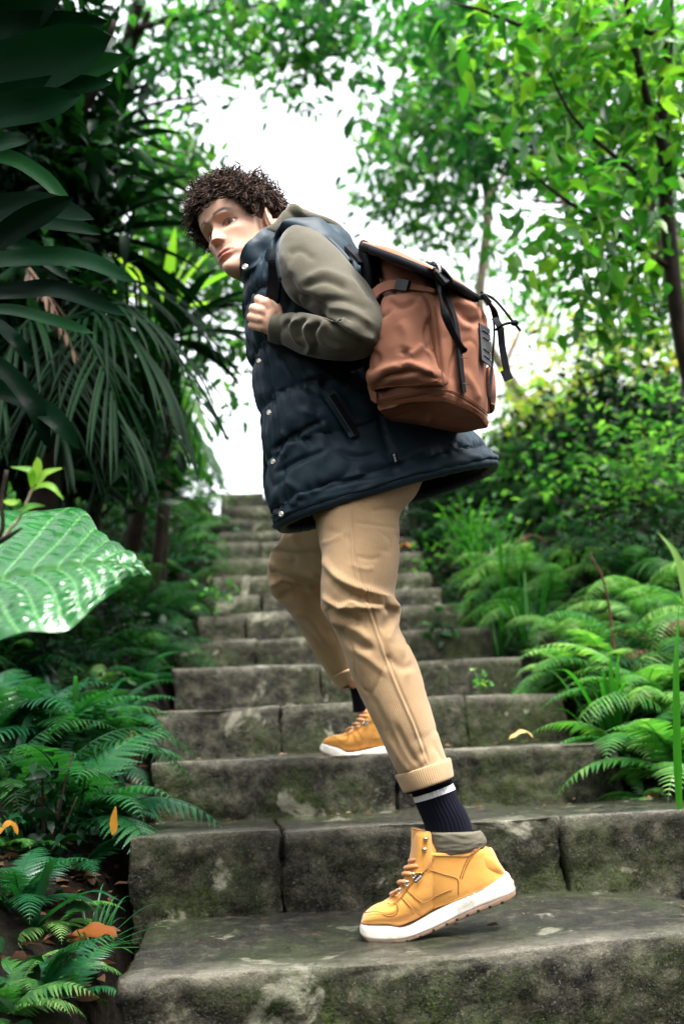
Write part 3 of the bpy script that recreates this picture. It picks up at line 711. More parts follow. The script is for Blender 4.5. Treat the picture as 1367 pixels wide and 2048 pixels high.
def fern(base, kind, n, size, label, group, tilt=(25, 75), face=None, spread=360, seed=0, cat='fern', name='fern_plant'):
    """n fronds round a crown; face = heading (degrees, 0 = +X) the fan is centred on"""
    r = random.Random(seed * 31 + 7); root = empty(name, Vector(base) - Vector((0, 0, 0.02)), 0, label, cat, group)
    for i in range(n):
        me = FR[kind][r.randrange(len(FR[kind]))]; o = bpy.data.objects.new('frond', me); COL.objects.link(o); o.parent = root
        az = (face if face is not None else 0) + (i + 0.5) / n * spread - spread / 2 + r.uniform(-14, 14)
        o.rotation_mode = 'XYZ'; o.rotation_euler = (r.uniform(-0.25, 0.25), R_(r.uniform(*tilt)) - R_(20), R_(az)); s = size * r.uniform(0.75, 1.15); o.scale = (s, s, s)
    return root

# right bank (large arching ferns beside the stairs), bases found on the bank
LF = [
 ('sword', 1085, 1235, 8, 1.0, 'pale green fern arching out over the steps below the brown seed heads', 1),
 ('sword', 1130, 1150, 8, 1.05, 'large light fern with a drooping triangular frond on the right bank', 2),
 ('sword', 1290, 1190, 7, 1.0, 'silvery green fern under the long grey blade at the right', 3),
 ('sword_dark', 1200, 1075, 8, 1.1, 'deep green fern with upswept fronds high on the right bank', 4),
 ('sword', 925, 1190, 7, 0.75, 'pale fern spreading low over the step edge near the knee', 5),
 ('sword', 1110, 1400, 6, 0.62, 'fern hanging beside the end of the sixth step', 6),
 ('sword_dark', 1340, 1100, 7, 1.1, 'dark fern at the right edge above the silvery one', 7),
 ('lace_bright', 1265, 1490, 12, 1.15, 'fresh lacy fern resting on the end of the third step', 8),
 ('lace_bright', 1290, 1400, 15, 1.35, 'bright lacy fern thicket behind the tall single blade', 9),
 ('lace_bright', 1140, 1340, 12, 1.05, 'lacy young fern among thin dark stalks on the right bank', 10),
 ('lace_bright', 1365, 1530, 12, 1.25, 'bright lacy fern cut by the right edge above the second step', 11),
 ('lace_bright', 1215, 1340, 13, 1.25, 'lacy fern around the dry upright stalk', 12),
 ('sword_dark', 900, 1060, 8, 0.9, 'dark fern below the vest hem at the top of the right bank', 13),
 ('sword_dark', 1050, 1020, 9, 1.2, 'shadowed fern beneath the far yellow-green bushes', 14),
 ('sword_dark', 1180, 960, 9, 1.4, 'dark fern high on the right bank under the tree', 15),
 ('sword_dark', 1310, 960, 9, 1.4, 'dark tall fern by the right edge, highest on the bank', 16),
 ('sword_dark', 980, 950, 9, 1.2, 'far fern just right of the vest hem', 17),
 ('sword_dark', 1090, 900, 9, 1.6, 'far fern at the crest of the right bank', 18),
 ('sword', 1010, 1130, 7, 0.8, 'light fern behind the strap grass at the stair edge', 19),
 ('sword', 1350, 1290, 7, 0.8, 'half dried fern at the right edge below the grey blade', 20),
 ('lace_bright', 1300, 1620, 7, 0.55, 'little wet fern at the foot of the right bank beside the second step', 21),
 ('sword_dark', 1250, 860, 8, 1.6, 'dark palm-like fern fronds against the far bushes at the right', 33),
]
for k, px, py, n, sz, lb, sd_ in LF:
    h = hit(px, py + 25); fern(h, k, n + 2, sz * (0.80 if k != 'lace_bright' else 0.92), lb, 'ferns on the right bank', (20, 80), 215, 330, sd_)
# left bank
LG = [
 ('lace', 175, 1640, 10, 1.0, 'wet lacy fern reaching over the end of the third step', 22, 0),
 ('lace', 130, 1500, 10, 1.0, 'blue-green lacy fern below the small strap leaves', 23, 0),
 ('lace', 30, 1480, 9, 1.0, 'wet dark fern at the left edge under the giant leaf', 24, 0),
 ('lace', 250, 1440, 11, 0.85, 'feathery fern beside the end of the fourth step', 25, 0),
 ('lace_bright', 225, 1350, 5, 0.55, 'yellow-green young fern standing upright on the left bank', 26, 90),
 ('sword_dark', 330, 1320, 10, 0.85, 'dark fern spilling towards the fifth step on the left', 27, 0),
 ('sword_dark', 290, 1230, 10, 1.0, 'dark hanging fern to the right of the giant leaf tip', 28, 0),
 ('sword_dark', 380, 1215, 10, 0.9, 'dense fern overhanging the seventh step on the left', 29, 0),
 ('sword_dark', 370, 1110, 11, 1.1, 'fern overhanging the upper steps on the left', 30, 0),
 ('sword', 400, 1030, 10, 1.0, 'sunlit fern at the top of the left bank beside the sky', 31, 0),
 ('sword_dark', 320, 1030, 10, 1.3, 'shadowed fern high on the left bank below the palm leaves', 32, 0),
 ('sword', 345, 960, 9, 1.2, 'light green fern at the crest of the left bank', 34, 0),
 ('lace_bright', 30, 2010, 7, 0.5, 'small wet fern in the bottom left corner', 35, 0),
 ('lace', 110, 1990, 4, 0.55, 'broad upright frond of a small fern at the bottom left', 36, 90),
 ('lace_bright', 150, 1925, 4, 0.4, 'small bright fern beside the orange leaf on the soil', 37, 0),
 ('lace', 60, 1800, 6, 0.6, 'dark little fern under the hanging strap leaves', 38, 0),
]
for k, px, py, n, sz, lb, sd_, fc in LG:
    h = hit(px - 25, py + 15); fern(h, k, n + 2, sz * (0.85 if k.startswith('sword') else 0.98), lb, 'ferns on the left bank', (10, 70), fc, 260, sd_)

rf = random.Random(91); used_labels = set()
ORD = ['lowest', 'second', 'third', 'fourth', 'fifth', 'sixth', 'seventh', 'eighth', 'ninth', 'tenth', 'eleventh', 'twelfth', 'thirteenth', 'fourteenth', 'topmost']
def filler(side, px, py, kind, sz, seed, face):
    h = hit(px, py + 30); y2 = h.y - .12 * h.x; n = int(np.argmin(np.abs(SY - y2))); off = (float(np.interp(y2, SY, SL)) - h.x) if side == 'left' else (h.x - float(np.interp(y2, SY, SR)))
    where = 'close beside' if off < .35 else 'a little back from' if off < .8 else 'well back from' if off < 1.3 else 'far up the bank from'
    lb = '%s fern on the %s bank %s the %s step' % ({'sword': 'light green', 'sword_dark': 'dark green', 'lace': 'feathery'}[kind], side, where, ORD[n])
    if lb in used_labels or off < 0.1: return
    used_labels.add(lb); fern(h, kind, 8, sz, lb, 'ferns filling the %s bank' % side, (15, 78), face, 320, seed)
for i in range(60):
    px, py = rf.uniform(860, 1400), rf.uniform(850, 1420)
    if py > 1000 + (px - 820) * 0.9: continue
    filler('right', px, py, rf.choice(['sword_dark', 'sword', 'sword']), rf.uniform(0.55, 0.95), 300 + i, 215)
for i in range(55):
    px, py = rf.uniform(-20, 420), rf.uniform(960, 1620)
    if px > 370 - (py - 980) * 0.24: continue
    filler('left', px, py, rf.choice(['sword_dark', 'lace', 'sword']) if py < 1150 else rf.choice(['sword_dark', 'lace', 'lace']), rf.uniform(0.55, 0.95), 400 + i, 0)
for i, (px, py, lb) in enumerate([(40, 1965, 'little dark fern nearest the bottom left corner'), (140, 1990, 'little fern beside the left end of the lowest step'), (105, 1850, 'little dark fern on the soil above the orange leaf'), (25, 1700, 'little fern on the soil by the yellow leaf at the left edge'), (160, 1740, 'little dark fern on the soil beside the second step')]):
    fern(hit(px, py), rf.choice(['lace', 'lace_bright']), 5, rf.uniform(0.35, 0.55), lb, 'small ferns on the soil at the bottom left', (15, 75), 0, 300, 480 + i)
# ---------------------------------------------------------------- strap leaves and blades
def blade_geo(pts, width, face, prof='strap', fold=0.25, rows=22, cols=5, wave=0.0, seed=0):
    """one leaf along world points; width m; face = direction its upper side looks; folded at the midrib"""
    A = catmull(np.array([tuple(p) for p in pts], float), rows); T_ = frame_along(A); fc = np.array(tuple(face), float)
    V, T = [], []
    for i in range(rows):
        t = i / (rows - 1)
        w = {'strap': min(1, (t + 0.08) * 3.2) ** 0.6 * max(0.0, 1 - max(0, (t - 0.62) / 0.38) ** 2.2) ** 0.75, 'blade': (0.55 + 0.45 * min(1, t * 4)) * (1 - t ** 2.5), 'oval': math.sin(math.pi * min(1, t * 0.97 + 0.03)) ** 0.75,
             'lance': (math.sin(math.pi * min(1, (t * 0.96 + 0.04)) ** 0.75)) ** 0.9}[prof]
        B = np.cross(T_[i], fc); B /= np.linalg.norm(B) + 1e-9; N = np.cross(B, T_[i])
        for j in range(cols):
            s = j / (cols - 1) * 2 - 1
            V.append(A[i] + B * s * width / 2 * w + N * (abs(s) ** 1.3 * fold * width / 2 * w) + N * wave * width * math.sin(t * 17 + seed + s) * abs(s))
    return np.array(V), grid_faces(rows, cols, False)

def leaf_obj(name, pts, width, face, mat, parent, tint=0.5, **k):
    V, F = blade_geo(pts, width, face, **k); return mesh_obj(name, V, F, mat, parent, True, None, {'tint': np.full(len(V), tint)})

W_ = lambda px, d: px / FPX * d      # pixel width at a depth -> metres
toC = lambda p: (CC - p).normalized()

# big dark strap-leaved plant leaning in from the top left
b = gp(-330, 2.6); root = empty('strap_leaf_plant', b, 0, 'big dark strap-leaved plant leaning in from the upper left edge', 'plant', 'strap-leaved plants at the left')
tube('stem', [b - Vector((0, 0, .1)), P(-300, 900, 2.5), P(-240, 500, 2.4), P(-200, 150, 2.3)], [0.045, 0.04, 0.035, 0.03], MT['bark'], root, 10, 14)
SL_ = [
 ([(-220, 190, 2.3), (-60, 165, 2.2), (90, 125, 2.1), (222, 72, 2.05)], 125, 0.3), ([(-200, 215, 2.35), (0, 190, 2.3), (140, 150, 2.25), (262, 112, 2.2)], 52, 0.9),
 ([(-220, 230, 2.2), (-40, 200, 2.1), (110, 175, 2.1), (226, 165, 2.1)], 46, 0.5), ([(-220, 260, 2.1), (-60, 235, 2.0), (60, 215, 1.95), (164, 192, 1.95)], 70, 0.7),
 ([(-220, 150, 2.3), (-90, 80, 2.2), (30, 20, 2.2), (140, -50, 2.15)], 120, 0.1), ([(-200, 160, 2.3), (-60, 60, 2.25), (60, 60, 2.2), (215, 42, 2.2)], 70, 0.2),
 ([(-220, 300, 2.2), (-60, 290, 2.1), (10, 285, 2.05), (62, 280, 2.0)], 44, 0.6), ([(-180, 120, 2.3), (-60, 0, 2.2), (0, -80, 2.2), (60, -140, 2.2)], 90, 0.2),
 ([(-220, 400, 2.4), (-60, 420, 2.3), (70, 410, 2.2), (190, 440, 2.1)], 60, 0.3), ([(-220, 330, 2.4), (-20, 310, 2.3), (80, 350, 2.25), (158, 436, 2.2)], 34, 0.9),
 ([(-220, 480, 2.3), (-60, 500, 2.2), (60, 440, 2.1), (150, 395, 2.05)], 56, 0.3)]
for i, (p, w, t) in enumerate(SL_):
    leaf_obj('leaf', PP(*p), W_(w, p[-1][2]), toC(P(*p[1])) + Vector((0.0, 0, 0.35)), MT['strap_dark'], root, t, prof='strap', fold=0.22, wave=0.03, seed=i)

b = gp(-200, 2.9); root = empty('strap_leaf_plant', b, 0, 'strap-leaved plant with long drooping dark leaves at mid left', 'plant', 'strap-leaved plants at the left')
tube('stem', [b - Vector((0, 0, .1)), P(-190, 1000, 2.8), P(-170, 700, 2.7), P(-160, 540, 2.6)], [0.045, 0.04, 0.035, 0.03], MT['bark'], root, 10, 14)
for i, (p, w, t) in enumerate([
 ([(-160, 540, 2.6), (10, 520, 2.4), (150, 518, 2.3), (272, 565, 2.2)], 48, 0.5), ([(-160, 590, 2.6), (20, 585, 2.4), (120, 582, 2.3), (256, 632, 2.2)], 48, 0.3),
 ([(-160, 640, 2.5), (0, 620, 2.3), (100, 640, 2.2), (190, 668, 2.15)], 30, 0.7), ([(-160, 620, 2.6), (-30, 640, 2.4), (30, 680, 2.3), (66, 735, 2.3)], 30, 0.4),
 ([(-160, 560, 2.6), (-40, 450, 2.5), (90, 440, 2.4), (205, 470, 2.35)], 50, 0.2), ([(-160, 700, 2.6), (0, 780, 2.5), (100, 830, 2.4), (160, 900, 2.4)], 44, 0.2),
 ([(-160, 660, 2.6), (-20, 720, 2.5), (60, 800, 2.4), (100, 900, 2.4)], 40, 0.4), ([(-160, 540, 2.6), (-40, 480, 2.5), (60, 500, 2.5), (140, 560, 2.45)], 40, 0.2)]):
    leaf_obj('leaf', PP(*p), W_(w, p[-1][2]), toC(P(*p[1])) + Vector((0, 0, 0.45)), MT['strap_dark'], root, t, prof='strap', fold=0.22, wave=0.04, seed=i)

# dracaena like heads behind
def rosette(base, head, n, length, w, mat, label, seed, tilt=0.5, tints=(0.2, 0.6), group='spiky rosette plants at the left', droop=0.5, lean=(0, 0)):
    r = random.Random(seed); root = empty('rosette_plant', base, 0, label, 'plant', group)
    tube('stem', [Vector(base) - Vector((0, 0, 0.1)), (Vector(base) + head) / 2 + Vector((0.03, 0, 0)), head], [0.03, 0.025, 0.02], MT['bark'], root, 8, 10)
    for i in range(n):
        a = i * 2.399 + r.uniform(-.2, .2); el = r.uniform(-0.3, 1.2); L = length * r.uniform(0.75, 1.15)
        d = Vector((math.cos(a) * math.cos(el) + lean[0], math.sin(a) * math.cos(el), math.sin(el) + lean[1])).normalized()
        p1 = head + d * L * 0.35; p2 = head + d * L * 0.72 - Vector((0, 0, droop * 0.18 * L)); p3 = head + d * L - Vector((0, 0, droop * 0.5 * L))
        leaf_obj('leaf', [head + d * 0.02, p1, p2, p3], w, Vector((0, 0, 1)) - d * 0.3, mat, root, r.uniform(*tints), prof='lance', fold=0.35, rows=14, cols=3)
    return root
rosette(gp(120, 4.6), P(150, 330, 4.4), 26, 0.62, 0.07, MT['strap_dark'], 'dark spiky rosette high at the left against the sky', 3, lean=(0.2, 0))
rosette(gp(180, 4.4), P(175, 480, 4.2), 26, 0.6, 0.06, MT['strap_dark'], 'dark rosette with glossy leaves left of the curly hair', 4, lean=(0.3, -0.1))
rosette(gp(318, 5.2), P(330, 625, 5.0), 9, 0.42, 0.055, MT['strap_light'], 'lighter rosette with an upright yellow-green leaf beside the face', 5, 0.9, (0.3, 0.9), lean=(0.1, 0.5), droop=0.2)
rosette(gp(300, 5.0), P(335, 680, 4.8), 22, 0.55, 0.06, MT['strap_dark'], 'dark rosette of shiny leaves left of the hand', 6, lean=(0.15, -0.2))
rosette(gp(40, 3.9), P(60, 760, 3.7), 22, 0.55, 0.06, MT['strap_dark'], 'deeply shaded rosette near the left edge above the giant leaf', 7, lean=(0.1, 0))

# palms whose narrow leaflets hang down
def palm_frond(name, pts, ll, n, mat, parent, seed, wid=0.022, tint=(0.1, 0.5), hang=0.8):
    r = random.Random(seed); A = catmull(np.array([tuple(p) for p in pts]), 40); T_ = frame_along(A); parts = [tube_geo(A, np.linspace(0.010, 0.002, 40), 6)]; T = [0.3] * len(parts[0][0])
    for i in range(n):
        t = 0.12 + 0.88 * i / n; k = int(t * 39)
        for sg in (-1, 1):
            B = np.cross(T_[k], [0, 0, 1.0]); B /= np.linalg.norm(B) + 1e-9
            d = Vector(B * sg * (1 - hang * 0.4) + T_[k] * 0.55 + np.array([0, 0, -hang * r.uniform(0.5, 1.1)])).normalized(); L = ll * math.sin(math.pi * (0.15 + 0.8 * t)) ** 0.6 * r.uniform(0.8, 1.15)
            c = Vector(A[k]); v, f = blade_geo([c, c + d * L * 0.5, c + d * L * 0.85 - Vector((0, 0, L * 0.10)), c + d * L - Vector((0, 0, L * 0.25))], wid, Vector((0, -0.4, 1)) , 'blade', 0.4, 8, 3)
            parts.append((v, f)); T += [r.uniform(*tint)] * len(v)
    V, F = merge(parts); return mesh_obj(name, V, F, mat, parent, True, None, {'tint': np.array(T)})

b = gp(60, 3.8); root = empty('palm', b, 0, 'dark palm with feathery fronds hanging over the left bank', 'palm', 'palms at the left')
tube('trunk', [b - Vector((0, 0, .1)), P(90, 1000, 3.8), P(110, 760, 3.7), P(130, 640, 3.6)], [0.06, 0.055, 0.05, 0.04], MT['bark'], root, 10, 14)
PF = [([(130, 640, 3.6), (250, 610, 3.6), (350, 700, 3.7), (410, 840, 3.8)], 0.36), ([(130, 640, 3.6), (230, 640, 3.5), (310, 740, 3.5), (350, 880, 3.5)], 0.42), ([(130, 640, 3.6), (180, 680, 3.3), (230, 800, 3.2), (250, 930, 3.2)], 0.36),
      ([(130, 640, 3.6), (60, 640, 3.4), (0, 740, 3.3), (-30, 860, 3.2)], 0.36), ([(130, 640, 3.6), (220, 560, 3.8), (330, 590, 4.0), (430, 700, 4.2)], 0.36), ([(130, 640, 3.6), (120, 700, 3.3), (120, 800, 3.15), (130, 920, 3.1)], 0.32)]
for i, (p, ll) in enumerate(PF): palm_frond('frond', PP(*p), ll * .92, 19, MT['palm_dark'], root, i, 0.015)
palm_frond('dead_frond', PP((130, 640, 3.6), (60, 540, 3.3), (100, 600, 3.2), (160, 730, 3.2)), 0.07, 12, MT['dry_dark'], root, 9, 0.012, (0.2, .7), 1.6)
b = gp(250, 5.6); root = empty('palm', b, 0, 'small green palm with thin upright leaflets above the left bank', 'palm', 'palms at the left')
tube('trunk', [b - Vector((0, 0, .1)), P(290, 960, 5.6), P(300, 900, 5.6)], [0.05, 0.045, 0.04], MT['bark'], root, 8, 10)
for i, p in enumerate([[(300, 900, 5.6), (300, 780, 5.5), (350, 760, 5.5), (400, 850, 5.5)], [(300, 900, 5.6), (330, 820, 5.6), (390, 860, 5.6), (430, 960, 5.6)], [(300, 900, 5.6), (270, 780, 5.5), (210, 790, 5.4), (180, 880, 5.3)], [(300, 900, 5.6), (280, 740, 5.7), (290, 650, 5.8), (330, 640, 5.9)]]):
    palm_frond('frond', PP(*p), 0.35, 22, MT['leaf_mid'], root, 20 + i, 0.02, (0.3, 0.9), 0.5)

# tufts of strap grass
def grass(base, n, L, w, label, seed, mat='grass', group='strap grass tufts on the right bank', el=(0.9, 1.45), name='grass_tuft', cat='grass tuft', bend=0.5):
    r = random.Random(seed); parts = []; T = []
    for i in range(n):
        a = r.uniform(0, 6.28); e = r.uniform(*el); l = L * r.uniform(0.6, 1.15); d = Vector((math.cos(a) * math.cos(e), math.sin(a) * math.cos(e), math.sin(e))); h = Vector((math.cos(a), math.sin(a), 0))
        c = Vector(base) + h * r.uniform(0, 0.04) - Vector((0, 0, 0.02)); bd = bend * r.uniform(0.4, 1.3)
        v, f = blade_geo([c, c + d * l * 0.4, c + d * l * 0.72 + h * l * 0.10 * bd - Vector((0, 0, l * 0.05 * bd)), c + d * l * 0.9 + h * l * 0.32 * bd - Vector((0, 0, l * 0.28 * bd))], w * r.uniform(0.7, 1.2), Vector((0, 0, 1)) - h * 0.8, 'blade', 0.3, 12, 3)
        parts.append((v, f)); T += [r.uniform(0.1, 0.95)] * len(v)
    V, F = merge(parts); V = V - np.array(tuple(base)); o = mesh_obj(name, V, F, MT[mat], None, True, None, {'tint': np.array(T)}); o.location = base; return tag(o, label, cat, group)
for i, (px, py, n, L, lb) in enumerate([(1010, 1215, 26, 0.62, 'upright strap grass under the brown seed heads'), (940, 1110, 24, 0.5, 'strap grass below the hem of the vest'), (1060, 1290, 20, 0.5, 'strap grass between the light ferns and the sixth step'),
    (980, 1160, 20, 0.45, 'small strap grass tuft near the bent knee'), (1120, 1040, 22, 0.7, 'tall strap grass behind the large light fern'), (1230, 1480, 18, 0.4, 'strap grass mixed into the lacy fern by the third step'), (870, 1010, 22, 0.45, 'dark strap grass tucked behind the hip'),
    (1000, 1340, 18, 0.32, 'short strap grass at the end of the fifth step')]):
    grass(hit(px, py + 15), n, L, 0.016, lb, 40 + i)
for i, (px, py, n, L, lb) in enumerate([(150, 1490, 12, 0.42, 'arching strap leaves left of the feathery fern'), (120, 1420, 12, 0.3, 'glossy strap leaves just below the giant leaf'), (60, 1830, 8, 0.22, 'dark strap leaves hanging at the left above the soil'), (20, 1560, 12, 0.35, 'dark strap leaves at the left edge below the ferns')]):
    grass(hit(px, py + 15), n, L * .9, 0.024, lb, 60 + i, 'fern_l', 'strap grass tufts on the left bank', (0.4, 1.3), bend=0.9)
grass(hit(180, 1880), 46, 0.15, 0.006, 'small spidery wet herb beside the lowest steps at the left', 71, 'fern_l', None, (-0.1, 1.3), 'herb', 'herb')
# the tall single blade at the right edge
b = hit(1350, 1640); o = leaf_obj('tall_blade', PP((1357, 1640, 2.45), (1352, 1500, 2.42), (1350, 1340, 2.4), (1356, 1210, 2.42)), 0.022, Vector((0, -1, 0.2)), MT['grass'], None, 0.6, prof='blade', fold=0.4); tag(o, 'tall single green blade standing at the right edge', 'grass blade')
b = hit(1385, 1270); o = leaf_obj('grey_blade', PP((1392, 1300, 3.6), (1372, 1190, 3.6), (1350, 1110, 3.6), (1312, 1062, 3.6)), 0.035, Vector((-.3, -1, 0.5)), MT['fern_r'], None, 0.9, prof='blade', fold=0.3); tag(o, 'long grey-green blade bending left at the right edge', 'grass blade')
b = hit(1235, 1400)
o = tube('dry_stalk', [b, P(1222, 1250, b.y / 0.99), P(1205, 1160, b.y / 0.985), P(1180, 1110, b.y / 0.98)], [0.006, 0.005, 0.004, 0.003], MT['brown'], None, 6, 12); tag(o, 'dry tan stalk sticking up among the lacy ferns', 'stalk')
for px, py, s, lb in ((1010, 1045, 0.9, 'brown withered fern frond above the strap grass'), (1340, 1240, 0.8, 'brown dead fern hanging at the right edge')):
    fern(hit(px, py + 90), 'brown', 5, s, lb, 'withered ferns on the right bank', (10, 60), 200, 300, px)

# leafy shrubs that fill the banks
def shrub(base, rad, n, size, mat, label, group, seed, stems=7, wid=0.45, name='shrub'):
    r = np.random.RandomState(seed); root = empty(name, base, 0, label, 'shrub', group); bs = np.array(tuple(base)); S = []; pts = []
    for i in range(stems):
        d = unit(r.normal(0, 1, 3) * np.array([1, 1, 0.3]) + np.array([0, 0, 0.9])); l = rad * r.uniform(0.8, 1.4); S.append(tube_geo([bs - [0, 0, .03], bs + d * l * 0.5, bs + d * l + [0, 0, 0.05]], [0.007, 0.005, 0.002], 5, 6))
        pts.append(bs + d * l * r.uniform(0.25, 1.05, (n // stems, 1)) + r.normal(0, rad * 0.22, (n // stems, 3)))
    mesh_obj('stem', *merge(S), MT['bark'], root); pts = np.concatenate(pts); V, F, T = leaves_geo(pts, r.normal(0, 1, (len(pts), 3)) * [1, 1, 0.5] + [0, -0.3, 0.1], r.uniform(0.6, 1.25, len(pts)) * size, wid, 0.2, r)
    mesh_obj('foliage', V, F, MT[mat], root, True, None, {'tint': T}); return root
SH = [
 (870, 1060, 0.28, 260, 0.05, 'leaf_dark', 'dark small-leaved shrub beside the back of the thigh'), (920, 1020, 0.34, 300, 0.055, 'leaf_dark', 'glossy dark shrub under the backpack'),
 (1000, 990, 0.42, 340, 0.06, 'leaf_mid', 'mid green shrub right of the vest hem'), (1100, 960, 0.5, 380, 0.07, 'leaf_dark', 'shaded shrub high on the right bank'),
 (1200, 1010, 0.5, 360, 0.06, 'leaf_dark', 'dark shrub behind the upswept fern'), (1320, 1010, 0.5, 360, 0.06, 'leaf_mid', 'green shrub at the right edge halfway up'),
 (1250, 900, 0.55, 380, 0.075, 'leaf_dark', 'dark green shrub under the slim tree'), (1350, 880, 0.5, 320, 0.075, 'leaf_dark', 'dark shrub at the right edge under the tree'),
 (1040, 890, 0.4, 280, 0.07, 'leaf_yellow', 'bright yellow-green shrub at the crest right of the backpack'), (1150, 850, 0.5, 300, 0.07, 'leaf_yellow', 'bright shrub below the far bushy tree'),
 (940, 1110, 0.24, 240, 0.045, 'leaf_mid', 'small shiny-leaved shrub right of the knee'), (1290, 1130, 0.34, 260, 0.05, 'leaf_dark', 'dark shrub above the silvery fern'), (850, 1120, 0.16, 160, 0.04, 'leaf_dark', 'small dark shrub touching the bent thigh')]
for i, (px, py, rd, n, sz, mt_, lb) in enumerate(SH): shrub(hit(px, py + 20), rd * 1.15, int(n * 2.4), sz * 1.1, mt_, lb, 'shrubs on the right bank', 80 + i)
SHL = [
 (250, 1090, 0.4, 300, 0.06, 'leaf_dark', 'dark shrub under the palm above the giant leaf'), (330, 1130, 0.35, 320, 0.05, 'leaf_dark', 'dark shrub among the left ferns'), (130, 1010, 0.4, 300, 0.06, 'leaf_dark', 'black-green shrub behind the thin sprig'),
 (30, 1330, 0.22, 160, 0.06, 'leaf_dark', 'dark broad-leaved shrub under the giant leaf'), (410, 1000, 0.3, 240, 0.05, 'leaf_mid', 'small shrub beside the topmost steps on the left'), (240, 1300, 0.25, 200, 0.045, 'leaf_dark', 'low dark shrub below the tip of the giant leaf'),
 (90, 1690, 0.16, 140, 0.045, 'leaf_dark', 'low dark plant on the soil left of the third step'), (300, 950, 0.4, 300, 0.06, 'leaf_mid', 'mid green shrub at the crest of the left bank')]
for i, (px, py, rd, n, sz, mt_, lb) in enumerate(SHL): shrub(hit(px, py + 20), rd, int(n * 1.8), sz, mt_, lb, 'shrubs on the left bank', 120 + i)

# unseen wood added behind and beside the viewpoint to block low sky light
rw = np.random.RandomState(77); pts = []
for k in range(150):
    az = R_(rw.uniform(60, 300)); d_ = rw.uniform(3.5, 7.5); zc = rw.uniform(-0.5, 4.5); pts.append(np.array([math.sin(az) * d_, math.cos(az) * d_, zc]) + rw.normal(0, 0.5, (110, 3)))
pts = np.concatenate(pts); V, F, T = leaves_geo(pts, rw.normal(0, 1, (len(pts), 3)), rw.uniform(.14, .3, len(pts)), 0.6, 0.2, rw)
wd = mesh_obj('woodland_blocker', V, F, MT['leaf_dark'], None, True, None, {'tint': T}); tag(wd, 'unseen dark forest added behind the viewpoint to block low daylight', kind='stuff')

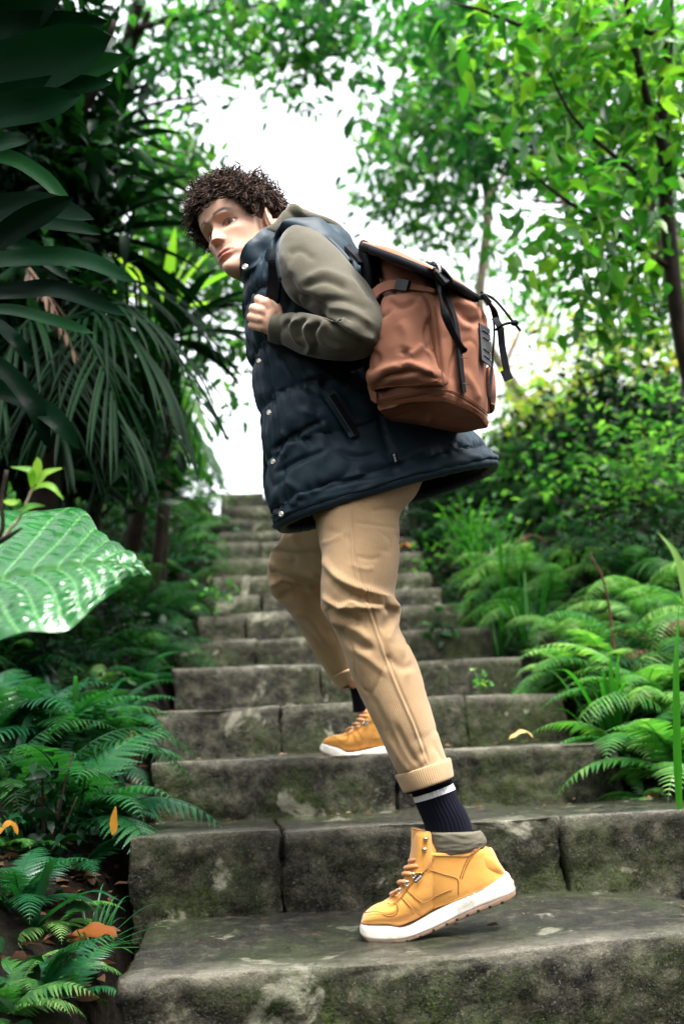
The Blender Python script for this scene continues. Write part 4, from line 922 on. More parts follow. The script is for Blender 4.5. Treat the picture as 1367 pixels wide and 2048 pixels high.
# ---------------------------------------------------------------- giant wet leaf and its sprig
def giant_leaf():
    b = gp(-260, 1.75); root = empty('elephant_ear_plant', b, 0, 'giant glossy wet heart-shaped leaf entering from the left edge', 'plant')
    # outline in photo space; upper and lower half measured from the midrib
    mid_ = [(-330, 1215, 1.55), (-150, 1190, 1.52), (0, 1163, 1.50), (110, 1140, 1.47), (200, 1128, 1.46), (265, 1137, 1.46), (303, 1150, 1.46)]
    upp_ = [(-330, 1120, 1.75), (-170, 1035, 1.78), (10, 1018, 1.78), (150, 1020, 1.72), (205, 1065, 1.62), (262, 1122, 1.50), (303, 1149, 1.46)]
    low_ = [(-330, 1300, 1.42), (-190, 1310, 1.34), (-10, 1278, 1.32), (100, 1264, 1.33), (175, 1232, 1.36), (250, 1165, 1.43), (303, 1151, 1.46)]
    NU_, NV_ = 150, 90
    M_ = catmull([tuple(P(*q)) for q in mid_], NU_); Up = catmull([tuple(P(*q)) for q in upp_], NU_); Lo = catmull([tuple(P(*q)) for q in low_], NU_)
    V = np.zeros((NU_, 2 * NV_ + 1, 3)); s = np.linspace(-1, 1, 2 * NV_ + 1)
    for j, q in enumerate(s):
        E = Lo if q < 0 else Up; a = abs(q); V[:, j] = M_ * (1 - a) + E * a
    N = np.cross(np.gradient(V, axis=0), np.gradient(V, axis=1)); N = unit(N)
    if (N.mean((0, 1)) @ np.array([0, -0.5, 1])) < 0: N = -N
    u = np.linspace(0, 1, NU_)[:, None] * np.ones((1, 2 * NV_ + 1)); a = np.abs(s)[None] * np.ones((NU_, 1))
    # side veins leave the midrib and sweep to the tip; between them the blade puckers up
    ph = (u - a * 0.17 - 0.02 * np.sin(a * 5)) * 12.0; fr = ph - np.floor(ph); vein = np.exp(-(np.minimum(fr, 1 - fr) / 0.045) ** 2)
    quilt = np.sin(np.pi * fr) ** 0.7
    pk = np.array([noise.noise(Vector((float(a_ * 20 + math.floor(p_) * 7.3 + f_ * 2.0), float(f_ * 1.6), float(math.floor(p_)) * 1.7))) for a_, p_, f_ in zip(a.ravel(), ph.ravel(), fr.ravel())]).reshape(a.shape)
    edge = np.clip((1 - a) * 7, 0, 1)
    h = 0.0060 * quilt * edge + 0.0050 * pk * quilt * edge * np.clip(a * 8, 0.1, 1) + 0.0030 * vein * edge - 0.012 * np.exp(-(a / 0.03) ** 2) + 0.006 * np.sin(u * 23 + s[None] * 2) * a ** 3 * np.clip((1 - u) * 5, 0, 1)
    h += 0.030 * (a - a ** 2)
    h *= np.clip((1 - u) * 6, 0, 1)
    V = V + N * h[..., None]
    F = grid_faces(NU_, 2 * NV_ + 1, False); vc = np.clip(vein * 0.8 + np.exp(-(a / 0.03) ** 2), 0, 1).ravel()
    mt, nt, bb, oo = new_mat('giant_leaf'); at = nt.nodes.new('ShaderNodeAttribute'); at.attribute_name = 'vein'; co = coord(nt)
    n1 = tex(nt, 'noise', 9.0, co, 5); r = ramp(nt, [(0.3, (0.004, 0.06, 0.010)), (0.7, (0.010, 0.11, 0.016))], n1); c = mix(nt, r.outputs[0], (0.12, 0.30, 0.09), math_n(nt, 'MULTIPLY', at.outputs['Fac'], 0.8))
    nt.links.new(c, bb.inputs['Base Color']); bb.inputs['Roughness'].default_value = 0.27; bb.inputs['Coat Weight'].default_value = 0.25; bb.inputs['Coat Roughness'].default_value = 0.22; bb.inputs['Specular IOR Level'].default_value = 0.55
    nt.links.new(bump(nt, tex(nt, 'noise', 30.0, co, 2), 0.15, 0.004), bb.inputs['Normal'])
    tb = nt.nodes.new('ShaderNodeBsdfTranslucent'); tb.inputs[0].default_value = (0.03, 0.22, 0.02, 1); ms = nt.nodes.new('ShaderNodeMixShader'); ms.inputs[0].default_value = 0.25
    nt.links.new(bb.outputs[0], ms.inputs[1]); nt.links.new(tb.outputs[0], ms.inputs[2]); nt.links.new(ms.outputs[0], oo.inputs[0])
    mesh_obj('leaf', V.reshape(-1, 3), F, mt, root, True, None, {'vein': vc})
    tube('leaf_stalk', [b - Vector((0, 0, .05)), P(-380, 1500, 1.7), P(-400, 1300, 1.6), P(-320, 1214, 1.555)], [0.014, 0.012, 0.010, 0.007], MT['grass'], root, 8, 16)
giant_leaf()
b = gp(-40, 1.62); root = empty('sapling', b, 0, 'thin sapling sprig with five small pale leaves above the giant leaf', 'sapling')
tube('stem', [b - Vector((0, 0, 0.05)), P(-50, 1200, 1.40), P(8, 1078, 1.38), P(40, 1035, 1.38), P(62, 985, 1.38), P(72, 962, 1.38)], [0.004, 0.0035, 0.003, 0.0022, 0.0018, 0.0014], MT['bark_pale'], root, 6, 24)
tube('twig', PP((-20, 1090, 1.39), (5, 1060, 1.38), (4, 1000, 1.38), (14, 940, 1.38)), [0.004, 0.0035, 0.003, 0.003], MT['bark'], root, 6, 14)
tube('twig', PP((-30, 1095, 1.39), (5, 1080, 1.36), (44, 1056, 1.35)), [0.004, 0.0045, 0.002], MT['bark'], root, 6, 12)
for p, w, t in [([(66, 978, 1.38), (62, 945, 1.37), (48, 938, 1.37), (20, 934, 1.37)], 17, 0.5), ([(73, 965, 1.38), (74, 945, 1.38), (76, 925, 1.38), (75, 914, 1.38)], 20, 0.9), ([(74, 970, 1.38), (88, 950, 1.38), (105, 942, 1.38), (127, 936, 1.38)], 18, 0.6),
                ([(66, 980, 1.38), (85, 972, 1.37), (105, 975, 1.36), (128, 1000, 1.36)], 20, 0.3), ([(38, 1035, 1.38), (50, 1018, 1.37), (70, 1012, 1.37), (92, 1012, 1.37)], 18, 0.1), ([(12, 1000, 1.38), (20, 1005, 1.37), (32, 1005, 1.37), (41, 1000, 1.37)], 20, 0.5)]:
    leaf_obj('leaf', PP(*p), W_(w, 1.38), toC(P(*p[1])) + Vector((0, 0, 0.8)), MT['strap_light'], root, t, prof='lance', fold=0.25, rows=14, cols=5)

# ---------------------------------------------------------------- fallen leaves, sprigs on the steps
def fallen(c, L, w, az, mat, label, curl=0.3, tint=0.5, tilt=0.15):
    d = Vector((math.cos(az), math.sin(az), 0)); c = Vector(c); up = Vector((0, 0, 1))
    o = leaf_obj('fallen_leaf', [c - d * L / 2 + up * 0.004, c - d * L / 6 + up * (0.01 + curl * 0.03), c + d * L / 5 + up * (0.012 + curl * 0.05), c + d * L / 2 + up * 0.006], w, Vector((0.1, -0.3, 1)), MT[mat], None, tint, prof='oval', fold=0.12, rows=16, cols=7, wave=0.05)
    return tag(o, label, 'fallen leaf', 'fallen leaves')
q = hit(185, 1915); fallen(q + Vector((0, 0, 0.03)), 0.10, 0.06, 0.25, 'dead', 'big orange-brown wet leaf on the soil by the lowest step', 0.15, 0.1)
q = P(228, 1640, 2.3); o = leaf_obj('hanging_leaf', [q + Vector((0.004, 0, 0.03)), q, q - Vector((0, 0, 0.02)), q - Vector((0.004, 0, 0.034))], 0.018, Vector((0, -1, .2)), MT['dead_yellow'], None, 0.4, prof='oval'); tag(o, 'yellow leaf caught under the wet lacy fern', 'fallen leaf', 'fallen leaves')
s3 = STEPS[2]; pt = s3['a'] + EDGE * s3['solve'](1050) + EY * 0.04; pt.z = s3['z'] + 0.012; fallen(pt, 0.075, 0.03, 0.1, 'dead_yellow', 'curled yellow leaf on the third step right of the leg', 0.25, 0.8)
s3 = STEPS[9]; pt = s3['a'] + EDGE * s3['solve'](806) + EY * 0.02; pt.z = s3['z'] + 0.03; fallen(pt, 0.13, 0.06, -0.6, 'dead', 'fallen orange leaf beside the thigh on an upper step', 0.5, 0.9)
q = hit(100, 1620); fallen(q + Vector((0, 0, 0.02)), 0.07, 0.05, 1.5, 'dead', 'small brown leaf on the left soil under the ferns', 0.4, 0.6)
q = hit(262, 1500); fallen(q + Vector((0, 0, 0.02)), 0.06, 0.045, 0.8, 'dead', 'pinkish brown leaf beside the end of the fourth step', 0.4, 0.8)
q = hit(12, 1725); fallen(q + Vector((0, 0, 0.05)), 0.05, 0.03, 0.3, 'dead_yellow', 'yellow leaf at the very left edge', 0.4, 0.2)
rl = np.random.RandomState(4); C_ = []; 
for i in range(420):
    p = hit(rl.uniform(0, 300), rl.uniform(1350, 2045)) if i < 300 else hit(rl.uniform(1150, 1367), rl.uniform(1450, 1640)); C_.append(p + Vector((0, 0, 0.008)))
V, F, T = leaves_geo(np.array([tuple(c) for c in C_]), rl.normal(0, 1, (len(C_), 3)) * [1, 1, 0.15], rl.uniform(0.02, 0.055, len(C_)), 0.5, 0.1, rl, rl.uniform(0, 0.6, len(C_)))
lit = mesh_obj('leaf_litter', V, F, MT['brown'], None, True, None, {'tint': T}); tag(lit, 'brown leaf litter over the damp soil', kind='stuff')
rd_ = np.random.RandomState(63); C3 = []
for n in range(0, 9):
    s_ = STEPS[n]; nx = STEPS[n + 1]
    for k in range(26 if n < 3 else 10):
        t = rd_.uniform(s_['tl'], s_['tr']); v = (nx['a'].y - s_['a'].y) * (1 - abs(rd_.normal(0, .28))); p = s_['a'] + EDGE * t + EY * max(.02, v - .03); C3.append((p.x, p.y, s_['z'] + .007))
C3 = np.array(C3); V, F, T = leaves_geo(C3, rd_.normal(0, 1, (len(C3), 3)) * [1, 1, .06], rd_.uniform(.008, .028, len(C3)), .45, .05, rd_)
db = mesh_obj('debris', V, F, MT['brown'], None, True, None, {'tint': T}); tag(db, 'fine leaf debris lying on the stone treads', kind='stuff')
rg_ = np.random.RandomState(21); C2 = []
while len(C2) < 17000:
    y = rg_.uniform(1.3, 9.0); x = rg_.uniform(-3.2, 3.4); y2 = y - .12 * x; xl = float(np.interp(y2, SY, SL)); xr = float(np.interp(y2, SY, SR))
    if xl - .06 < x < xr + .06 or (y < 2.6 and x < 0 and rg_.rand() < .75): continue
    C2.append((x, y, H(x, y) + abs(rg_.normal(0, .05))))
C2 = np.array(C2); V, F, T = leaves_geo(C2, rg_.normal(0, 1, (len(C2), 3)) * [1, 1, .4] + [0, -.3, .5], rg_.uniform(.03, .075, len(C2)), .5, .3, rg_)
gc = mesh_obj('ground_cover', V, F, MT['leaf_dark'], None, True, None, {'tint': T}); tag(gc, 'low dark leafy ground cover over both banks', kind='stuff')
def sprig(base, n, size, label, mat='fern_r', seed=0, rad=0.05):
    r = np.random.RandomState(seed); pts = np.array(tuple(base)) + r.normal(0, rad, (n, 3)) * [1, 0.6, 0.8]; V, F, T = leaves_geo(pts, r.normal(0, 1, (n, 3)) + [0, -0.5, 0.3], r.uniform(.7, 1.2, n) * size, 0.6, 0.2, r)
    b0 = np.array(tuple(base)) - [0, 0, .03]; parts = [(V, F)] + [tube_geo([b0, (b0 + V[7 * k]) / 2 + [0, 0, .008], V[7 * k] * .98 + V[7 * k + 6] * .02], .0013, 5) for k in range(n)]
    V2, F2 = merge(parts); o = mesh_obj('herb', V2, F2, MT[mat], None, True, None, {'tint': np.concatenate([T, np.full(len(V2) - len(T), .3)])}); tag(o, label, 'herb', 'small herbs growing from the stairs')
s_ = STEPS[5]; pt = s_['a'] + EDGE * s_['solve'](885) + EY * -0.02; pt.z = s_['z'] + 0.0; sprig(pt, 26, 0.05, 'small dark herb growing at the right of the sixth step', 'fern_dark', 1, 0.05)
s_ = STEPS[3]; pt = s_['a'] + EDGE * s_['solve'](978) + EY * 0.10; pt.z = s_['z'] + 0.05; sprig(pt, 14, 0.03, 'tiny green sprig standing on the fourth step', 'fern_r', 2, 0.025)
s_ = STEPS[6]; pt = s_['a'] + EDGE * s_['solve'](440) + EY * -0.02; pt.z = s_['z'] + 0.10; sprig(pt, 22, 0.04, 'white-flecked herb by the left end of the seventh step', 'fern_r', 3, 0.05)
# ------------------------------------------------------------------ the young man
def smooth_mesh_from(parts, voxel, smooth_it=4, factor=0.5):
    """join closed pieces into ONE continuous skin (voxel remesh), returns verts, faces"""
    V, F = merge(parts); o = mesh_obj('tmp', V, F); md = o.modifiers.new('r', 'REMESH'); md.mode = 'VOXEL'; md.voxel_size = voxel
    ms = o.modifiers.new('s', 'SMOOTH'); ms.iterations = smooth_it; ms.factor = factor
    bpy.context.view_layer.update(); dg = bpy.context.evaluated_depsgraph_get(); me = bpy.data.meshes.new_from_object(o.evaluated_get(dg))
    n = len(me.vertices); co = np.empty(n * 3, np.float32); me.vertices.foreach_get('co', co)
    ff = [list(p.vertices) for p in me.polygons]; bpy.data.objects.remove(o); return co.reshape(-1, 3), ff

def capsule(a, b, ra, rb, seg=16):
    a, b = np.array(tuple(a), float), np.array(tuple(b), float); t = b - a; L = np.linalg.norm(t); t /= L; pts, rad = [], []
    for k in range(6):
        q = math.pi / 2 * k / 5; pts.append(a - t * ra * math.cos(q)); rad.append(max(ra * math.sin(q), 1e-4))
    for k in range(6):
        q = math.pi / 2 * k / 5; pts.append(b + t * rb * math.sin(q)); rad.append(max(rb * math.cos(q), 1e-4))
    return tube_geo(pts, rad, seg)

def chain(pts, rad, seg=16): return [capsule(pts[i], pts[i + 1], rad[i], rad[i + 1], seg) for i in range(len(pts) - 1)]

# ---- head: stacked sections with worked features; local axes x = his left, y = face forward, z = up
def head_axes(yaw, roll, pitch):
    """yaw: degrees the face turns to the picture's left from looking into the lens; roll: crown tips to the picture's left; pitch: chin up"""
    toCam = -CFn; right = CRn; up = CUn
    y, r, p = R_(yaw), R_(roll), R_(pitch)
    f = toCam * math.cos(y) - right * math.sin(y); x = right * math.cos(y) + toCam * math.sin(y); z = up.copy()
    f, z = f * math.cos(p) + z * math.sin(p), z * math.cos(p) - f * math.sin(p)
    def rot(v): # roll about the view axis: crown to the left
        k = toCam; a = r; return v * math.cos(a) + np.cross(k, v) * math.sin(a) + k * (k @ v) * (1 - math.cos(a))
    return rot(x), rot(f), rot(z)
HX, HY, HZ = head_axes(35, 29, 17)
HM = np.stack([HX, HY, HZ])            # rows: axes
HS = 0.94
HEAD_C = np.array(tuple(P(458, 444, 2.07))) - HS * (.0305 * HX + .069 * HY + .0015 * HZ)
def hp(x, y, z): return np.array(tuple(HEAD_C)) + HS * (x * HX + y * HY + z * HZ)
ZT = np.array([-.122, -.118, -.108, -.092, -.078, -.067, -.055, -.042, -.030, -.015, 0.0, .012, .024, .040, .062, .085, .103, .114, .120])
YF = np.array([.058, .074, .086, .0885, .0835, .088, .0865, .0865, .086, .085, .0815, .084, .091, .0945, .0925, .080, .058, .035, .006])
YB = np.array([-.01, -.03, -.045, -.052, -.058, -.065, -.072, -.080, -.088, -.094, -.098, -.100, -.102, -.103, -.098, -.083, -.06, -.036, -.006])
WW = np.array([.014, .022, .031, .040, .0475, .0535, .059, .062, .0645, .068, .0705, .072, .0735, .0745, .0725, .063, .046, .029, .005])
NZh, NTh = 230, 260
zz = np.concatenate([np.linspace(-.122, -.118, 6)[:-1], np.linspace(-.118, .114, NZh - 10), np.linspace(.114, .120, 6)[1:]])
def cs(a): return catmull(np.stack([ZT, a], 1), 600)
def interp_s(a, z):
    c = cs(a); o = np.argsort(c[:, 0]); return np.interp(z, c[o, 0], c[o, 1])
yf, yb, ww = interp_s(YF, zz), interp_s(YB, zz), interp_s(WW, zz)
th = np.linspace(0, 2 * np.pi, NTh, endpoint=False) + 0.5 * np.sin(0)
co_, si_ = np.cos(th), np.sin(th)
X = 0.96 * (np.sign(co_) * np.abs(co_) ** 0.92)[None] * ww[:, None]
Yf = (np.abs(si_) ** 0.86)[None] * yf[:, None]; Yb = (np.abs(si_) ** 1.0)[None] * yb[:, None]
Y = np.where(si_[None] >= 0, Yf, Yb); Z = np.repeat(zz[:, None], NTh, 1)
front = np.clip(Y / 0.05, 0, 1)
def g(x0, z0, sx, sz, X=X, Z=Z, both=True):
    a = np.exp(-((X - x0) / sx) ** 2 - ((Z - z0) / sz) ** 2)
    return a + np.exp(-((X + x0) / sx) ** 2 - ((Z - z0) / sz) ** 2) if both and x0 else a
d = np.zeros_like(X)
d += -0.0125 * g(.031, .001, .015, .0105) - 0.005 * g(.016, .004, .007, .008)             # sockets
d += 0.0055 * g(.030, .0205, .018, .0055) + 0.003 * g(.012, .022, .010, .006)              # brow ridge
nz = np.clip((0.006 - Z) / 0.042, 0, 1.0)                                                   # nose ridge grows downward
below = 1 / (1 + np.exp((-.0385 - Z) / 0.0013)); above = 1 / (1 + np.exp((Z - .012) / 0.005))
wn = 0.0065 + 0.0045 * nz
d += (0.009 + 0.0132 * nz ** 1.15) * np.exp(-(np.abs(X) / wn) ** 2.2) * below * above
d += 0.0085 * g(.0108, -.0335, .0050, .0055)                                                 # alae
d += -0.006 * g(.0075, -.0405, .0036, .0022)                                                # nostril hollows
d += 0.0045 * g(.046, -.018, .016, .014)                                                    # cheekbones
d += -0.0055 * g(.046, -.055, .012, .020)                                                   # hollow cheek
lw = np.clip(1 - (np.abs(X) / .0235) ** 2, 0, 1)
d += 0.0048 * np.exp(-((Z + .0595 - 0.0018 * np.exp(-(X / .005) ** 2) * -1) / .0042) ** 2) * lw ** 1.0
d += 0.0056 * np.exp(-((Z + .0715) / .0046) ** 2) * lw ** 1.1
d += -0.0050 * np.exp(-((Z + .0650 + 0.0010 * np.cos(X / .025 * 3.1)) / .0016) ** 2) * np.clip(1 - (np.abs(X) / .026) ** 4, 0, 1)
d += -0.0018 * np.exp(-(X / .004) ** 2) * np.exp(-((Z + .049) / .006) ** 2)
d += 0.004 * g(.0, -.101, .016, .012) - 0.004 * np.exp(-((Z + .083) / .005) ** 2) * np.exp(-(X / .016) ** 2)
d += 0.004 * g(.052, -.070, .012, .016)                                                     # jaw corner
# lids: a raised rim round the eye opening
d *= front
EYE_Y = .0575
nrm = np.stack([X / .075, Y / .10, Z * 0], -1); nrm /= np.linalg.norm(nrm, axis=2, keepdims=True).clip(1e-6)
nrm = nrm * 0.35 + np.array([0, 1.0, 0]) * 0.65
HL = np.stack([X, Y, Z], -1) + nrm * d[..., None]
for sx in (-1, 1):
    dx, dz = HL[..., 0] - sx * .0305, HL[..., 2] - .0015; fm = (HL[..., 1] > .03)
    lid = EYE_Y + np.sqrt(np.clip(.0138 ** 2 - dx ** 2 - dz ** 2, 0, None)); k_ = (dx ** 2 + dz ** 2 < .0136 ** 2) & fm
    dz2 = dz + .18 * np.abs(dx) * 0; op = (dx / .0132) ** 2 + (dz2 / np.where(dz2 > 0, .0050, .0042)) ** 2
    Yn = np.where(k_, np.maximum(HL[..., 1], lid + .0012 * np.exp(-((np.sqrt(op) - 1.25) / .3) ** 2)), HL[..., 1])
    HL[..., 1] = np.where(k_ & (op < 1), EYE_Y + .003, Yn)
zl = HL[..., 2]; HL[..., 2] = np.where(zl < -.072, -.072 + (zl + .072) * .86, zl)
HV = np.array(tuple(HEAD_C)) + HS * (HL.reshape(-1, 3) @ HM)
HF = grid_faces(len(zz), NTh).tolist(); HF.append(list(range(NTh))[::-1]); HF.append([(len(zz) - 1) * NTh + j for j in range(NTh)])
head_geo = (HV, HF)
def ear(sx):
    parts = []; pts = []
    for k in range(17):
        a = R_(-75 + 300 * k / 16); r1, r2 = .0155, .029; yy = -.012 - r1 * math.cos(a) * -1 * -1; z_ = -.002 + r2 * math.sin(a) - .002
        pts.append(hp(sx * (.074 + .012 * (0.4 - 0.6 * math.cos(a))), -.014 - r1 * math.cos(a + 0.0) * 1.0, z_))
    rad = [.0050 - .0018 * math.sin(math.pi * k / 16) for k in range(17)]; rad[0] = .0058
    parts.append(tube_geo(pts, rad, 10))
    parts.append(sphere_geo(hp(sx * .0735, -.014, -.002), (.0050, .0135, .024), 18, 12, HM.T))
    parts.append(sphere_geo(hp(sx * .078, -.008, -.0295), (.0050, .0075, .0085), 14, 10, HM.T))
    parts.append(tube_geo([hp(sx * .077, -.022, .014), hp(sx * .080, -.018, .004), hp(sx * .079, -.016, -.010)], [.003, .0034, .003], 8))
    return parts

# ---- near hand closed round the shoulder strap, and the far hand
def hand(w, mcp, pip, tip, thumb, rw=0.026):
    parts = chain([w[0], w[1]], [rw, rw * 0.95]); rs_ = [.0098, .0100, .0096, .0084]
    for k in range(4):
        parts += chain([w[1], mcp[k]], [rw * 0.62, .0125 - .0006 * k]); parts += chain([mcp[k], pip[k]], [.0112 - .0005 * k, rs_[k]])
        mid_ = (pip[k] + tip[k]) * 0.5 + (pip[k] - mcp[k]).normalized() * 0.006
        parts += chain([pip[k], mid_, tip[k]], [rs_[k], rs_[k] * 0.93, rs_[k] * 0.82])
    for k in range(3): parts += chain([mcp[k] * 0.55 + w[1] * 0.45, mcp[k + 1] * 0.55 + w[1] * 0.45], [.016, .016])
    parts += chain(thumb, [.016, .0125, .0108, .0088]); return parts
HD = 1.985
hn = hand([P(585, 665, HD), P(551, 651, HD)], PP((531, 607, HD - .012), (524, 622, HD - .014), (521, 638, HD - .013), (523, 654, HD - .008)),
          PP((517, 599, HD + .004), (507, 617, HD + .002), (502.5, 634, HD + .003), (503.5, 651, HD + .007)), PP((530, 606, HD + .030), (524, 623, HD + .032), (521, 638, HD + .032), (523, 653, HD + .031)),
          PP((553, 640, HD), (552, 618, HD + .004), (546, 603, HD + .010), (540, 588, HD + .016)))
fd = 2.27
hf = hand([P(600, 655, fd), P(566, 645, fd)], PP((541, 607, fd + .012), (535, 620, fd + .012), (532, 634, fd + .012), (534, 648, fd + .01)),
          PP((528, 601, fd), (522, 616, fd), (519, 631, fd), (520, 646, fd)), PP((540, 604, fd - .028), (534, 619, fd - .03), (531, 633, fd - .03), (533, 646, fd - .028)),
          PP((566, 634, fd), (562, 616, fd), (556, 604, fd - .01), (550, 592, fd - .015)))
neck = chain([Vector(hp(0, -.035, -.075)), P(548, 490, 2.15), P(575, 530, 2.16)], [.054, .056, .062])
torso = chain(PP((590, 545, 2.16), (640, 680, 2.16), (690, 820, 2.17), (730, 950, 2.18)), [.105, .11, .105, .11])
arms = chain(PP((600, 520, 2.02), (690, 590, 1.93), (735, 650, 1.88), (640, 668, 1.92), (585, 665, HD)), [.045, .036, .033, .030, .025]) + chain(PP((600, 530, 2.30), (650, 620, 2.34), (680, 690, 2.36), (640, 675, 2.31), (600, 655, fd)), [.045, .036, .033, .03, .025])
DF = 1.972
legs = chain(PP((725, 985, 2.12), (718, 1140, 2.02), (743, 1290, 1.99), (800, 1440, 1.975), (862, 1575, DF), (890, 1645, DF), (902, 1705, DF)), [.06, .046, .042, .036, .028, .028, .024]) + \
       chain(PP((700, 985, 2.26), (604, 1135, 2.665), (606, 1190, 2.735), (672, 1320, 2.90), (716, 1365, 2.99), (728, 1400, 3.0), (731, 1425, 3.0)), [.055, .034, .033, .030, .026, .026, .024])
bodyV, bodyF = smooth_mesh_from([head_geo] + ear(1) + ear(-1) + hn + hf + neck + torso + arms + legs, 0.0020, 2, 0.5)
# skin colour by place on the face (lips, brows, flush), held in a vertex colour
L_ = ((bodyV - np.array(tuple(HEAD_C))) / HS) @ HM.T; x, y, z = L_[:, 0], L_[:, 1], L_[:, 2]
col = np.tile(np.array([[0.57, 0.335, 0.235]]), (len(bodyV), 1)); fr = (y > 0.03) & (np.abs(x) < .08) & (z > -.13)
def blend(mask, c):
    global col
    col = col * (1 - mask[:, None]) + np.array(c)[None] * mask[:, None]
lipm = np.exp(-(((np.abs(z + .0655)) / .0125) ** 4)) * np.clip(1.25 * (1 - (np.abs(x) / .0245) ** 2), 0, 1) * fr
blend(np.clip(lipm * 1.2, 0, 1) * 0.8, (0.42, 0.13, 0.105))
blend(np.exp(-((z + .0652) / .0014) ** 2) * (np.abs(x) < .027) * fr * 0.8, (0.12, 0.035, 0.03))
arch = .0235 + 0.004 * np.cos((np.abs(x) - .036) / .018) - 0.12 * np.clip(np.abs(x) - .038, 0, 1) * 3
bm = np.exp(-((z - arch) / .0046) ** 4) * np.clip((np.abs(x) - .009) / .006, 0, 1) * np.clip((.055 - np.abs(x)) / .010, 0, 1) * fr
blend(bm * 0.96, (0.010, 0.006, 0.0045))
for sx in (-1, 1):
    rr = np.sqrt(((x - sx * .031) / .0165) ** 2 + ((z - .0018) / .0078) ** 2); blend(np.exp(-((rr - 0.98) / .16) ** 2) * fr * 0.9 * (0.45 + 0.55 * (z > .002)), (0.016, 0.008, 0.006))
    blend(np.exp(-(rr / 2.0) ** 4) * fr * 0.22, (0.28, 0.13, 0.10))
blend(0.25 * np.exp(-((np.abs(x) - .042) / .018) ** 2 - ((z + .025) / .018) ** 2) * fr, (0.55, 0.22, 0.15))
blend(0.35 * np.exp(-(x / .014) ** 2 - ((z + .033) / .012) ** 2) * fr, (0.52, 0.20, 0.14))
stub = (np.exp(-((z + .05) / .004) ** 2) * (np.abs(x) < .026) + np.clip((-.082 - z) / .02, 0, 1) * (y > 0.0)) * (z > -.13) * (np.abs(x) < .07) * (z < -.04)
blend(np.clip(stub, 0, 1) * 0.15, (0.20, 0.13, 0.10))
side = np.clip((np.abs(x) - .058) / .006, 0, 1) * np.exp(-((y - .012) / .010) ** 2) * np.clip((z + .045) / .02, 0, 1) * (z < .1)
blend(np.clip(side, 0, 1) * 0.75, (0.05, 0.03, 0.022))
mt, nt, b_, o_ = new_mat('skin'); at = nt.nodes.new('ShaderNodeAttribute'); at.attribute_name = 'skin'; cc = coord(nt); n_ = tex(nt, 'noise', 90.0, cc, 4)
c_ = mix(nt, at.outputs['Color'], (0.80, 0.72, 0.70), math_n(nt, 'MULTIPLY', n_, 0.35), 'MULTIPLY'); nt.links.new(c_, b_.inputs['Base Color']); b_.inputs['Roughness'].default_value = 0.52; b_.inputs['Specular IOR Level'].default_value = 0.3
b_.inputs['Subsurface Weight'].default_value = 0.18; b_.inputs['Subsurface Radius'].default_value = (0.012, 0.005, 0.003); b_.inputs['Subsurface Scale'].default_value = 1.0
nt.links.new(bump(nt, tex(nt, 'noise', 420.0, cc, 3), 0.12, 0.0008), b_.inputs['Normal'])
base = on_plane(780, 1882, 0.0)
person = mesh_obj('person', bodyV - np.array(tuple(base)), bodyF, mt, None, True, None, {'skin': col}); person.location = base
tag(person, 'young man in a navy puffer vest and tan corduroy trousers climbing the steps', 'person')

# eyes
def eye(sx, gaze=(0.32, 1, 0.02)):
    c = hp(sx * .0305, EYE_Y, .0015); V, F = sphere_geo((0, 0, 0), .0122, 32, 24); gz = unit(np.array(gaze, float)); gw = gz @ HM
    Q = Vector((0, 0, 1)).rotation_difference(Vector(gw)).to_matrix(); W = V @ np.array(Q).T
    a = np.degrees(np.arccos(np.clip(V[:, 2] / .0122, -1, 1))); k = np.where(a < 14, 0.0, np.where(a < 32, 0.5, 1.0))
    me, nt, b_, o_ = new_mat('eye_surface'); at = nt.nodes.new('ShaderNodeAttribute'); at.attribute_name = 'zone'; r = ramp(nt, [(0.0, (0.006, 0.005, 0.005)), (0.2, (0.03, 0.015, 0.009)), (0.6, (0.05, 0.026, 0.014)), (0.8, (0.40, 0.35, 0.32))], at.outputs['Fac'])
    nt.links.new(r.outputs[0], b_.inputs['Base Color']); b_.inputs['Roughness'].default_value = 0.15; b_.inputs['Specular IOR Level'].default_value = 0.35
    return mesh_obj('eye', W + c, F, me, person, True, None, {'zone': k})
eye(1); eye(-1)

